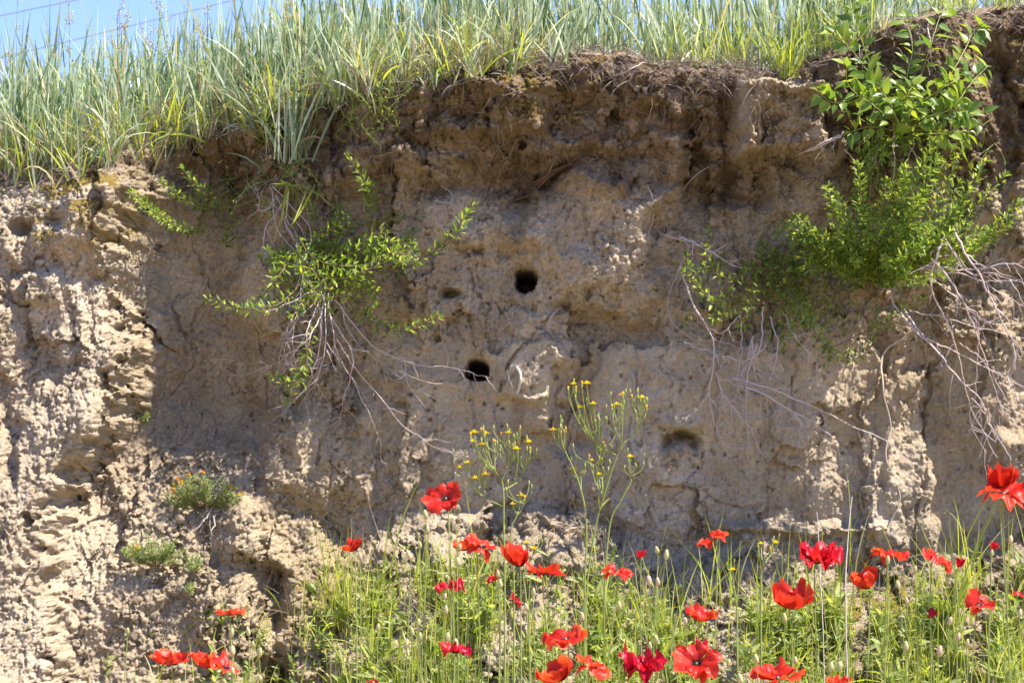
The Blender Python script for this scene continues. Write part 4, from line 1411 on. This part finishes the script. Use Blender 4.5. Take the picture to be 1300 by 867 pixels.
tuft(848, 72, 34, .08, .24, 'sparse grass tuft at the right end of the bare brink', M_wheat, -.03, .3, (.004, .008), seed=10)
tuft(708, 88, 28, .08, .22, 'spreading grass tuft at the left end of the bare brink', M_wheat, .0, .4, (.005, .009), seed=11)
tuft(1062, 60, 40, .08, .24, 'grass tuft left of the broad-leaved vine', M_grass, .0, .35, (.004, .008), seed=12, spread=.05)
tuft(1240, 14, 50, .06, .20, 'short grass tuft on the brink at the right edge above the vine', M_grass, .0, .45, (.003, .006), seed=13, spread=.09)
tuft(606, 94, 90, .06, .26, 'yellowing weedy grass tuft at the top centre of the brink', plant_mat('yellow_grass', [(0, (.26, .26, .06)), (.5, (.40, .36, .11)), (1, (.50, .42, .17))], .4, .5), .0, .3, (.003, .007), seed=14, spread=.10)
tuft(250, 225, 8, .08, .16, 'few grass blades below the brink in the hollow', M_grass, .01, .25, (.003, .006), seed=15, spread=.012)
tuft(736, 668, 130, .05, .14, 'grey dead grass tussock hanging down the slope between the yellow flowers', M_dry, .03, .3, (.0012, .003), hang=True, seed=16, spread=.03, cat='dry grass')
tuft(520, 832, 120, .04, .14, 'dead pale grass tussock at the bottom left of the meadow', M_dry, .03, .3, (.0012, .003), hang=True, seed=17, spread=.05, cat='dry grass')
tuft(437, 800, 30, .14, .36, 'thin upright grass tuft at the left end of the meadow', M_grass, .03, .12, (.003, .006), seed=18, spread=.03, bend=.2)
tuft(418, 770, 14, .14, .30, 'few tall grass stems against the left ridge', M_grass, .03, .12, (.003, .005), seed=19, spread=.02, bend=.2)
tuft(1215, 790, 26, .20, .44, 'tall bright grass tuft in front of the wall at right', M_grass, .08, .12, (.004, .008), seed=20, spread=.03, bend=.3)
tuft(1010, 800, 20, .20, .36, 'tall thin grass behind the crimson double poppy', M_grass, .1, .08, (.003, .006), seed=21, spread=.08, bend=.15)
tuft(920, 770, 18, .12, .32, 'thin grass stems left of the small yellow flowers', M_grass, .08, .2, (.003, .006), seed=22, spread=.03, bend=.25)
tuft(500, 780, 24, .16, .34, 'thin grass stems left of the yellow flowers', M_grass, .06, .1, (.002, .0045), seed=23, spread=.10, bend=.15)
tuft(800, 800, 24, .12, .30, 'grass stems at the soil gap in the meadow', M_grass, .06, .25, (.003, .006), seed=24, spread=.06, bend=.35)

# dead weed stalk and seed-headed weeds above the grass at left
def seed_weed(px, py0, py1, lab, n, seed, spread=9, dark=False, off=.06):
    r = np.random.default_rng(400 + seed)
    base = surf(px, py0, off)
    top = P(np.float64(px + r.normal(0, 4)), np.float64(py1), base[1])
    t = thing('weed_stalk', lab, 'weed', base)
    ms, mh = MB(), MB()
    p = wiggle(spline([base, (base + top) / 2 + np.array([r.normal(0, .01), 0, 0]), top], per=8), .006)
    tube(ms, p, .0022, .001, 4)
    for i in range(n):
        s = r.uniform(.55, 1.0) if i else 1.0
        c = np.array([np.interp(s, np.linspace(0, 1, len(p)), p[:, q]) for q in range(3)])
        e = c + np.array([r.normal(0, spread * MPP), r.normal(0, spread * MPP), r.uniform(.5, 1.6) * spread * MPP])
        tube(ms, [c, (c + e) / 2 + np.array([0, 0, -.004]), e], .0009, .0006, 3)
        m = 12
        leaflets(mh, e + r.normal(0, .006, (m, 3)), r.normal(0, 1, (m, 3)), r.normal(0, 1, (m, 3)), r.uniform(.004, .009, m), r.uniform(.003, .006, m))
    ms.build('stem', M_redstem if dark else M_stem, t)
    mh.build('seed_heads', M_seed, t)['kind'] = 'stuff'


seed_weed(152, 196, 20, 'tall dark dead weed stalk standing up against the sky at left', 14, 1, 10, True)
seed_weed(203, 168, 4, 'tall weed with pale seed heads right of the dark dead stalk', 12, 2, 10)
seed_weed(84, 200, 6, 'tall weed with pale seed heads left of the dark dead stalk', 9, 3, 8)
seed_weed(258, 150, 14, 'weed with pale seed heads above the shaded hollow', 8, 4, 8)
seed_weed(186, 175, 46, 'low weed with brownish seed heads just right of the dark dead stalk', 6, 5, 7)
seed_weed(16, 205, 2, 'weed with pale seed heads at the far left edge', 7, 6, 8)
seed_weed(362, 136, 8, 'weed with seed heads rising from the wheat above the left shrub', 6, 7, 8)

# two dry stems standing in front of the wall, right
for (poly, rr, lab) in [([(1082, 630, -.55), (1076, 690, -.58), (1074, 760, -.62)], .0024, 'leafless grey stem standing between the crimson poppy and the pair beside it'),
                        ([(1037, 650, -.55), (1040, 700, -.58), (1046, 800, -.65)], .0016, 'thin pale dry stem standing behind the crimson double poppy')]:
    pts = [P(np.float64(a), np.float64(b), y) for (a, b, y) in poly]
    last = pts[-1].copy(); last[2] = ground_z(last[0], last[1] - .05) - .01; last[1] -= .05
    mb = MB()
    tube(mb, wiggle(spline(pts + [last], per=7), .004), rr * .6, rr, 5)
    tag(mb.build('dry_stem', M_twig), lab, 'dry stem')

# ------------------------------------------------------------------ yellow-flowered plants
def yellow_head(mb, p, r, size, mat_rad=0):
    n = 11
    th = np.arange(n) / n * 6.283 + r.uniform(0, 1)
    d = np.stack([np.cos(th), np.sin(th), np.full(n, .55)], -1)
    leaflets(mb, np.repeat(p[None], n, 0), d, np.repeat(np.array([[0, 0, 1.0]]), n, 0), np.full(n, size), np.full(n, size * .55), .1)
    n = 7
    d = unit(np.stack([r.normal(0, .4, n), r.normal(0, .4, n), np.ones(n)], -1))
    leaflets(mb, np.repeat(p[None], n, 0), d, r.normal(0, 1, (n, 3)), np.full(n, size * .8), np.full(n, size * .4), .1)


def egg(mb, c, axis, rl, rw, n=6, m=8, rad=0.0):
    axis = unit(axis); a = unit(np.cross(axis, np.array([.3, .8, .52]))); b = np.cross(axis, a)
    V = []
    for i in range(n + 1):
        t = i / n; z = -math.cos(t * math.pi); w = math.sin(t * math.pi) * (1 - .18 * z) + .02
        for j in range(m):
            th = j / m * 6.2832
            V.append(c + axis * z * rl + (a * math.cos(th) + b * math.sin(th)) * w * rw)
    i = np.arange(n)[:, None] * m; j = np.arange(m)[None, :]; k = (j + 1) % m
    mb.add(np.array(V), np.stack([i + j, i + k, i + m + k, i + m + j], -1).reshape(-1, 4), np.full(len(V), rad))


def yellow_plant(stem, groups, label, y, seed, leaves=8, budn=12):
    """stem: pixel polyline from the ground up; groups: (node, open heads, closed heads), all in pixels."""
    r = np.random.default_rng(500 + seed)
    at = lambda q, j=0.0: P(np.float64(q[0]), np.float64(q[1]), y + j)
    pts = [at(q) for q in stem]
    foot = pts[0].copy(); foot[2] = ground_z(foot[0], foot[1]) - .01
    t = thing('yellow_flowered_weed', label, 'wildflower', foot)
    ms = MB()
    main = spline([foot] + pts, per=8)
    tube(ms, main, .0030, .0019, 5)

    def arc(s0, e, r0, r1, k=.8, m=.35):
        u = np.linspace(0, 1, 8)[:, None]
        c = s0 + np.array([(e[0] - s0[0]) * k, (e[1] - s0[1]) * .6, (e[2] - s0[2]) * m])
        q = (1 - u) ** 2 * s0 + 2 * u * (1 - u) * c + u * u * e
        tube(ms, q, r0, r1, 4)
        return q
    for node, tips, buds in groups:
        nd_ = at(node, r.normal(0, .02))
        low = main[:, 2] < nd_[2] - .03
        k = np.where(low, np.abs(main[:, 0] - nd_[0]) * 1.2 + (nd_[2] - main[:, 2]), 9)
        i = int(np.argmin(k)) if low.any() else 0
        br = arc(main[i], nd_, .0021, .0018, .6, .4)
        ends = []
        for (q, op) in [(q, True) for q in tips] + [(q, False) for q in buds]:
            e = at(q, r.normal(0, .025))
            st = br[int(r.integers(4, 8))]
            c = arc(st, e, .0017, .0012, r.uniform(.7, 1.0), r.uniform(.2, .4))
            ends.append(c)
            h = MB()
            if op:
                egg(ms, e + np.array([0, 0, -.006]), np.array([0, 0, 1.0]), .009, .0032, 5, 6)
                yellow_head(h, e, r, r.uniform(.012, .0155)); h.build('flower_head', M_yellow, t)
            else:
                egg(ms, e + np.array([0, 0, -.008]), np.array([0, 0, 1.0]), .009, .003, 5, 6)
                egg(h, e, np.array([0, 0, 1.0]), .006, .0034, 4, 6); h.build('closed_head', M_orange, t)
        for k in range(budn):
            src = ends[int(r.integers(len(ends)))] if ends else br
            s0 = src[int(r.integers(2, 7))]
            e = s0 + np.array([r.normal(0, .02), r.normal(0, .012), r.uniform(.02, .055)])
            arc(s0, e, .0013, .0011, .95, .3)
            egg(ms, e + np.array([0, 0, .004]), np.array([r.normal(0, .15), 0, 1.0]), .0085, .0028, 4, 5)
    for k in range(leaves):
        i = int(r.integers(2, len(main) // 2 + 2))
        blades(ms, main[i][None], np.array([r.uniform(0, 6.28)]), np.array([.5]), np.array([.6]), np.array([r.uniform(.03, .07)]), np.array([.004]), 5)
    ms.build('stems', M_stem, t)
    return t


def c6(L):
    return [(560 + x * .2306, 470 + y * .2306) for (x, y) in L]


def grp(node, tips, buds=()):
    return (c6([node])[0], c6(tips), c6(buds))


yellow_plant(c6([(350, 1150), (345, 860), (345, 700), (335, 600)]),
             [grp((290, 540), [(180, 397), (183, 347), (225, 412), (250, 352)], [(220, 325), (296, 390), (162, 350)]),
              grp((375, 520), [(370, 348), (417, 438)], [(330, 350), (405, 400)]), grp((440, 600), [(480, 400)], [(432, 328), (490, 430)]),
              grp((215, 680), [(100, 540), (150, 515), (185, 598), (245, 577)], [(225, 580)])],
             'shorter clump of slender yellow-flowered stems above the red poppies at centre', -.85, 1, 12, 11)
yellow_plant(c6([(400, 1150), (380, 980), (390, 850)]), [grp((420, 790), [(397, 740), (438, 695)], [(458, 695)])],
             'low yellow-flowered stem just right of the open dark-centred poppy', -.95, 2, 6, 5)
yellow_plant(c6([(800, 1250), (850, 870), (890, 720), (950, 520), (1008, 400)]),
             [grp((850, 400), [(728, 80), (803, 78), (765, 208), (838, 190)], [(700, 97), (775, 68), (742, 95)]),
              grp((995, 370), [(995, 140), (972, 192)], [(1000, 128), (940, 195)]), grp((1100, 290), [(1107, 157)], [(1050, 142), (1130, 200)]),
              grp((890, 650), [(870, 577), (825, 500)], [(885, 490), (815, 470)]), grp((880, 520), [], [(895, 400), (870, 270)])],
             'tallest yellow-flowered plant standing against the wall right of the burrows', -.75, 3, 12, 11)
yellow_plant(c6([(790, 1250), (800, 850), (765, 640), (710, 500)]), [grp((680, 430), [(617, 333)], [(685, 320), (658, 340)]), grp((770, 590), [(727, 548)])],
             'thin yellow-flowered stem leaning left of the tallest yellow plant', -.78, 4, 6, 6)
yellow_plant(c6([(900, 1250), (930, 850), (990, 720), (1040, 620)]), [grp((1050, 600), [(1043, 480)], [])],
             'single yellow flower on a thin stem right of the tallest yellow plant', -.72, 5, 4, 6)
yellow_plant([(672, 800), (668, 760), (664, 730)], [((669, 715), [(678, 697), (669, 690)], [])], 'pair of small yellow flowers between the central poppies', -1.0, 6, 4, 3)
yellow_plant([(966, 790), (966, 740), (966, 722)], [((970, 710), [(966, 691), (985, 690)], [(978, 696)])], 'small yellow flowers low against the wall left of the crimson poppy', -.8, 7, 4, 4)
yellow_plant([(936, 800), (934, 760), (932, 745)], [((931, 738), [(930, 724)], [])], 'single low yellow flower below the small ragged poppy', -.85, 8, 3, 2)

# ------------------------------------------------------------------ poppies
def petal(mb, base, axis, az, R, t0, t1, half, seed, ruff=.10, crump=.05):
    """One petal: bends from polar angle t0 at its foot to t1 at its rim."""
    r = np.random.default_rng(seed)
    axis = unit(axis)
    a = unit(np.cross(axis, np.array([.21, .37, .9]))); b = np.cross(axis, a)
    ns, na = 10, 15
    s = np.linspace(0, 1, ns + 1); l = np.linspace(-1, 1, na)
    rim = 1 - .16 * l ** 2 - .05 * np.cos(l * 3) + .05 * fbm(l * 2.2 + seed * 3.1, l * 0 + seed, 2, seed)
    th = t0 + (t1 - t0) * s
    ds = R / ns
    rho = np.concatenate([[0], np.cumsum(np.sin((th[1:] + th[:-1]) / 2) * ds)]); hh = np.concatenate([[0], np.cumsum(np.cos((th[1:] + th[:-1]) / 2) * ds)])
    S, Lg = np.meshgrid(s, l, indexing='ij')
    RM = rim[None, :] * np.ones_like(S)
    rr = np.interp(S * RM, s, rho); h = np.interp(S * RM, s, hh)
    ph = az + Lg * half * (.35 + .65 * np.minimum(1, S * 1.6))
    nrm = fbm(Lg * 1.8 + seed, S * 1.8 + seed * .7, 3, seed + 3)
    fold = np.sin(Lg * r.uniform(3, 9) + r.uniform(0, 6)) + .35 * np.sin(Lg * 16 + r.uniform(0, 6))
    h = h + R * S * S * (ruff * fold + crump * 2.2 * nrm)
    rr = rr + R * S * crump * 1.3 * fbm(Lg * 2.5 - seed, S * 2 + 4, 2, seed + 9)
    # a broad petal is wide even where it stands upright
    V = base + axis * h[..., None] + (a * np.cos(ph)[..., None] + b * np.sin(ph)[..., None]) * rr[..., None]
    wide = (b * math.cos(az) - a * math.sin(az))
    V = V + wide * (Lg * S ** .7 * np.clip(R * .62 - rr * np.sin(half), 0, None) * .9)[..., None]
    mb.add(V.reshape(-1, 3), grid_faces(ns + 1, na), S.ravel())


SHAPES = {  # foot angle, rim angle, half width (deg), ruffle, crumple
    'open': (44, 100, 60, .12, .10), 'bowl': (74, 34, 62, .11, .11), 'cup': (66, 0, 64, .10, .11), 'droop': (52, 128, 56, .14, .13),
    'wilt': (46, 112, 46, .22, .22), 'shut': (38, -6, 66, .10, .10), 'flat': (66, 88, 58, .13, .10)}


def poppy(px, py, w, shape, axis, label, y=None, mat=None, seed=0, centre=True, npet=4, double=False, dx=0, name='poppy'):
    r = np.random.default_rng(700 + seed)
    if y is None:
        y = -float(np.interp(py, [600, 700, 760, 820, 870], [1.0, 1.05, 1.2, 1.5, 1.65]))
    sc = MPP * (y - CAM[1]) / 8 * 1.1
    c = P(np.float64(px), np.float64(py), y)
    axis = unit(np.array(axis) * (np.array([1, 1, 1.0]) if shape == 'open' else np.array([1.2, .35, 1.0])))
    t0, t1, half, ruff, crump = SHAPES[shape]
    k = {'open': .55, 'flat': .53, 'bowl': .64, 'cup': .80, 'droop': .70, 'wilt': .62, 'shut': .95}[shape]
    R = w * sc * k
    hmid = {'open': .1, 'flat': .05, 'bowl': .36, 'cup': .42, 'droop': -.25, 'wilt': -.1, 'shut': .45}[shape] * R
    base = c - axis * hmid
    # stem
    sag = -axis * .05 + np.array([0, 0, -.06])
    fx = base[0] + dx * MPP + r.normal(0, .015); fy = base[1] + r.normal(-.02, .02)
    foot = np.array([fx, fy, ground_z(fx, fy) - .01])
    if foot[2] > base[2] - .08: foot[2] = base[2] - .12
    t = thing(name, label, 'poppy', foot, 'poppies in bloom')
    ms = MB()
    midp = base * .55 + foot * .45 + np.array([r.normal(0, .015), r.normal(0, .01), 0])
    p = spline([foot, midp, base + sag * .45, base - axis * .003], per=8)
    tube(ms, p, .0020, .0014, 5)
    # bristly hairs
    n = 60
    s = r.uniform(.2, .98, n)
    cc = np.stack([np.interp(s, np.linspace(0, 1, len(p)), p[:, q]) for q in range(3)], -1)
    d = r.normal(0, 1, (n, 3)); d[:, 2] *= .3
    leaflets(ms, cc, d, r.normal(0, 1, (n, 3)), np.full(n, .005), np.full(n, .0006))
    ms.build('stem', M_stem, t)
    m = mat or M_red
    rot = r.uniform(0, 6.28)
    D = math.radians
    for i in range(npet):
        inner = i % 2
        az = rot + i * 2 * math.pi / npet + r.normal(0, .22)
        mb = MB()
        j = r.normal(0, {'wilt': 30, 'shut': 6, 'cup': 14}.get(shape, 22))
        petal(mb, base + axis * .001 * inner, axis, az, R * (1 if not inner else .93) * r.uniform(.80, 1.10), D(t0 - 6 * inner), D(t1 - 10 * inner + j), D(half), 900 + seed * 13 + i, ruff, crump)
        mb.build('petal', m, t)
    if double:
        for i in range(8):
            mb = MB()
            petal(mb, base + axis * .003, axis, r.uniform(0, 6.28), R * r.uniform(.55, .85), D(r.uniform(10, 60)), D(r.uniform(20, 110)), D(56), 1900 + seed * 13 + i, .24, .2)
            mb.build('petal', m, t)
    if centre:
        mb = MB()
        egg(mb, base + axis * .006, axis, .0065, .0045, 5, 8)
        mb.build('seed_capsule', M_capsule, t)
        mb = MB()
        n = 46
        th = r.uniform(0, 6.28, n)
        a = unit(np.cross(axis, np.array([.21, .37, .9]))); b = np.cross(axis, a)
        d = unit(axis * r.uniform(.5, 1.2, n)[:, None] + (a * np.cos(th)[:, None] + b * np.sin(th)[:, None]))
        L = r.uniform(.007, .016, n)
        for q in range(n):
            tube(mb, [base + axis * .001, base + d[q] * L[q]], .0004, .0004, 3)
            egg(mb, base + d[q] * L[q], d[q], .0022, .0015, 3, 5)
        mb.build('stamens', M_stamen, t)['kind'] = 'stuff'
    return t


UPF = (0, -.35, .94)
PL = [
    (566, 633, 50, 'open', (-.25, -.72, .62), 'tallest central poppy, wide open with its dark purple centre showing', {}),
    (447, 693, 28, 'bowl', (-.2, -.3, .9), 'small red poppy alone at the left against the soil', {}),
    (590, 690, 36, 'bowl', (-.2, -.25, .9), 'upright red poppy behind a green bud, left of the central pair', {}),
    (607, 702, 34, 'droop', (.3, -.4, .85), 'red poppy with petals falling to the right, touching the one behind the bud', {'y': -1.12}),
    (573, 749, 32, 'wilt', (-.1, -.6, .7), 'dark red wilting poppy below the poppy behind the green bud', {'mat': 'c'}),
    (658, 706, 38, 'cup', (-.1, -.3, .95), 'red cupped poppy with crinkled petals, left half of the central pair', {}),
    (691, 728, 54, 'flat', (.1, -.45, .88), 'wide flat red poppy, right half of the central pair', {'y': -1.15}),
    (783, 735, 30, 'droop', (.1, -.4, .9), 'small drooping red poppy right of the dead grass tussock', {}),
    (813, 704, 12, 'shut', (.3, -.2, .9), 'tiny crimson half-opened poppy bud highest right of the tussock', {'mat': 'c', 'centre': False}),
    (653, 764, 16, 'wilt', (.4, -.5, .6), 'tiny shrivelled crimson poppy below the central pair', {'mat': 'c', 'centre': False}),
    (630, 738, 22, 'wilt', (-.3, -.3, .8), 'shrivelled crimson poppy behind a bud, under the central pair', {'mat': 'c', 'centre': False}),
    (577, 832, 32, 'wilt', (.1, -.4, .9), 'wilted crimson poppy low in the grass at the left of the meadow', {'mat': 'c'}),
    (721, 824, 48, 'droop', (-.15, -.3, .9), 'drooping red poppy above the big pair at the bottom centre', {}),
    (706, 853, 54, 'bowl', (-.3, -.4, .85), 'large red poppy at the bottom edge, left of the bottom centre pair', {}),
    (748, 856, 42, 'droop', (.3, -.4, .85), 'large red poppy at the bottom edge, right of the bottom centre pair', {'y': -1.75}),
    (815, 857, 50, 'wilt', (.0, -.4, .9), 'ragged crimson poppy at the bottom edge between two larger red ones', {'mat': 'c', 'double': True}),
    (890, 779, 38, 'bowl', (.1, -.25, .95), 'orange-red bowl poppy over the bare soil gap', {}),
    (884, 842, 58, 'open', (-.05, -.8, .55), 'large open poppy facing the viewer near the bottom right of centre', {}),
    (889, 819, 16, 'wilt', (.2, -.2, .9), 'small crimson poppy right above the large open one near the bottom', {'mat': 'c', 'centre': False, 'y': -1.35}),
    (909, 691, 30, 'droop', (-.3, -.5, .75), 'small ragged red poppy alone against the wall', {'y': -.95}),
    (1035, 720, 54, 'wilt', (.1, -.4, .9), 'crimson double poppy with many crumpled petals', {'mat': 'c', 'double': True}),
    (1006, 759, 58, 'bowl', (.0, -.3, .95), 'broad orange-red poppy below the crimson double one', {}),
    (1098, 735, 36, 'cup', (-.2, -.3, .9), 'red cupped poppy on the left of the pair right of the dry stem', {}),
    (1126, 714, 40, 'droop', (.15, -.4, .9), 'taller red poppy on the right of the pair right of the dry stem', {'y': -1.1}),
    (1184, 717, 32, 'droop', (.4, -.5, .7), 'narrow red poppy with hanging petals right of the pair', {}),
    (1242, 769, 42, 'open', (.2, -.6, .75), 'red poppy with spread petals low at the right', {}),
    (1271, 606, 40, 'cup', (.05, -.3, .95), 'topmost red poppy at the right edge, high against the wall', {'y': -1.25}),
    (1273, 640, 52, 'droop', (.05, -.4, .9), 'large red poppy directly under the topmost one at the right edge', {'y': -1.3}),
    (1183, 776, 12, 'shut', (.1, -.3, -.9), 'slim hanging crimson poppy bud below the narrow red poppy', {'mat': 'c', 'centre': False}),
    (1218, 715, 12, 'shut', (.2, -.2, .9), 'small round red poppy bud right of the narrow red poppy', {'mat': 'c', 'centre': False}),
    (1262, 694, 10, 'shut', (.2, -.2, .9), 'tiny red poppy bud below the stack of two poppies at the right edge', {'mat': 'c', 'centre': False}),
    (988, 862, 66, 'flat', (-.1, -.4, .9), 'wide red poppy cut by the bottom edge right of the large open one', {}),
    (1065, 864, 30, 'bowl', (.0, -.3, .95), 'orange-red poppy top just showing at the bottom edge at right', {}),
    (1300, 764, 26, 'droop', (.2, -.3, .9), 'red poppy half cut off by the right edge', {}),
    (293, 780, 40, 'flat', (.0, -.15, 1.0), 'flat red poppy seen edge-on, highest of the left group', {}),
    (217, 833, 46, 'bowl', (-.1, -.35, .95), 'leftmost red poppy of the left group', {}),
    (257, 837, 38, 'bowl', (.4, -.2, .85), 'pointed red poppy in the middle of the left group', {'y': -1.6}),
    (282, 857, 34, 'droop', (.2, -.4, .85), 'lowest red poppy of the left group', {}),
    (474, 866, 16, 'bowl', (.0, -.3, .95), 'orange-red poppy tip at the bottom edge left of the meadow', {}),
]
for i, (a, b, w, sh, ax, lab, kw) in enumerate(PL):
    kw = dict(kw)
    if kw.get('mat') == 'c': kw['mat'] = M_crimson
    poppy(a, b, w, sh, ax, lab, seed=i + 1, **kw)


# closed buds on thin hairy stems
def bud(px, py, label, seed, nod=False, size=1.0, lean=0.0):
    r = np.random.default_rng(1500 + seed)
    y = -float(np.interp(py, [600, 700, 760, 820, 870], [1.0, 1.1, 1.25, 1.5, 1.65])) - r.uniform(0, .12)
    c = P(np.float64(px), np.float64(py), y)
    fx = c[0] + r.normal(0, .02); fy = y + .02
    foot = np.array([fx, fy, min(ground_z(fx, fy), c[2] - .1) - .01])
    t = thing('poppy_bud', label, 'bud', foot, 'poppy buds')
    rl = .0145 * size * r.uniform(.85, 1.15); rw = rl * r.uniform(.42, .52)
    ms = MB()
    if nod:
        sx = r.choice([-1, 1])
        pts = [foot, foot * .4 + c * .6 + np.array([sx * .02, 0, 0]), c + np.array([sx * .022, 0, .030]), c + np.array([sx * .010, 0, .036]), c + np.array([0, 0, rl])]
        ax = np.array([-sx * .15, -.1, -1.0])
    else:
        ax = unit(np.array([r.normal(lean, .15), r.normal(-.1, .1), 1.0]))
        pts = [foot, foot * .45 + c * .55 + np.array([r.normal(0, .012), 0, 0]), c - ax * rl]
    p = spline(pts, per=8)
    tube(ms, p, .0016, .0012, 4)
    n = 36
    s = r.uniform(.3, 1, n)
    cc = np.stack([np.interp(s, np.linspace(0, 1, len(p)), p[:, q]) for q in range(3)], -1)
    d = r.normal(0, 1, (n, 3)); d[:, 2] *= .3
    leaflets(ms, cc, d, r.normal(0, 1, (n, 3)), np.full(n, .005), np.full(n, .0006))
    ms.build('stem', M_stem, t)
    mb = MB()
    egg(mb, c, ax, rl, rw, 8, 10)
    n = 40
    d = unit(r.normal(0, 1, (n, 3)))
    leaflets(mb, c + d * rw * .95, d, r.normal(0, 1, (n, 3)), np.full(n, .0035), np.full(n, .0005))
    mb.build('bud', M_bud, t)


BL = [(457, 706, 0, 'under the small lone poppy at left'), (533, 692, 0, 'left of the poppy with falling petals'), (519, 704, 0, 'at the left end of the meadow'), (543, 673, 0, 'below the tallest central poppy'),
      (583, 695, 0, 'in front of the upright central poppy'), (581, 713, 0, 'lower one in front of the upright central poppy'), (632, 728, 0, 'under the central pair'), (635, 741, 0, 'lower one under the central pair'),
      (565, 757, 1, 'beside the dark red wilting poppy'), (566, 774, 0, 'below the dark red wilting poppy'), (677, 751, 0, 'right below the flat central poppy'), (668, 770, 0, 'beside the tiny shrivelled poppy'),
      (540, 653, 0, 'touching the tallest central poppy'), (523, 802, 0, 'in the left meadow grass'), (533, 808, 0, 'in the left meadow grass, right one'), (531, 790, 0, 'in the left meadow grass, top one'),
      (568, 809, 0, 'above the low wilted crimson poppy'), (579, 816, 0, 'just above the low wilted crimson poppy'), (516, 817, 0, 'at the foot of the left meadow'), (480, 796, 0, 'at the far left of the meadow'),
      (824, 737, 1, 'right of the small drooping poppy'), (835, 738, 0, 'cluster right of the small drooping poppy'), (846, 704, 0, 'highest one over the soil gap'), (834, 698, 0, 'high one over the soil gap'),
      (786, 768, 0, 'below the small drooping poppy'), (739, 782, 0, 'between the central pair and the bottom pair'), (833, 811, 1, 'above the ragged bottom poppy'), (825, 820, 0, 'just above the ragged bottom poppy'),
      (870, 788, 0, 'left of the bowl poppy over the soil'), (925, 842, 1, 'right of the large open bottom poppy'), (960, 836, 0, 'left above the wide bottom poppy'), (996, 784, 0, 'under the broad orange-red poppy'),
      (1127, 711, 0, 'in front of the taller poppy of the right pair'), (1162, 722, 0, 'between the right pair and the narrow poppy'), (1151, 762, 0, 'below the right pair'), (1140, 742, 0, 'hanging under the right pair'),
      (1210, 712, 0, 'beside the small round red bud'), (1283, 685, 0, 'at the right edge under the stack of two'), (1259, 702, 0, 'left of the right edge under the stack of two'), (1206, 788, 0, 'low at the right in the grass'),
      (1217, 808, 0, 'in the lower right grass'), (1228, 816, 0, 'in the lower right grass, right one'), (1055, 846, 0, 'above the orange-red bottom edge poppy'), (1066, 846, 1, 'above the bottom edge poppy, right one'),
      (1010, 838, 0, 'above the wide bottom poppy'), (1193, 826, 0, 'near the bottom right'), (1295, 778, 0, 'at the right edge below the cut-off poppy'), (940, 862, 0, 'at the bottom edge right of the large open poppy'),
      (294, 803, 0, 'upper one above the left poppy group'), (315, 801, 0, 'right one above the left poppy group'), (295, 826, 0, 'middle one right of the left poppy group'), (321, 818, 0, 'right of the left poppy group'), (295, 851, 0, 'beside the lowest left poppy'),
      (330, 828, 0, 'rightmost of the left poppy group'), (162, 801, 0, 'leftmost one on its own stem at lower left'), (173, 842, 0, 'low one at lower left'), (330, 860, 0, 'at the bottom edge right of the left poppies'), (1150, 820, 0, 'in the grass at the bottom right')]
for i, (a, b, nod, lab) in enumerate(BL):
    bud(a, b, ('nodding' if nod else 'upright') + ' hairy poppy bud ' + lab, i, bool(nod), .72 + .3 * random.random())

# ------------------------------------------------------------------ power cables far behind
for (a0, b0, a1, b1, lab) in [(-200, 62, 330, -48, 'upper of two power cables crossing the sky at top left'), (-200, 124, 420, -30, 'lower of two power cables crossing the sky at top left')]:
    Y = 62.0
    p0 = P(np.float64(a0), np.float64(b0), Y); p1 = P(np.float64(a1), np.float64(b1), Y)
    d = p1 - p0
    p0 = p0 - d * 3; p1 = p1 + d * 3
    s = np.linspace(0, 1, 30)[:, None]
    q = p0 * (1 - s) + p1 * s
    mb = MB()
    tube(mb, q, .017, .017, 6)
    tag(mb.build('power_cable', M_cable), lab, 'cable', 'power cables')
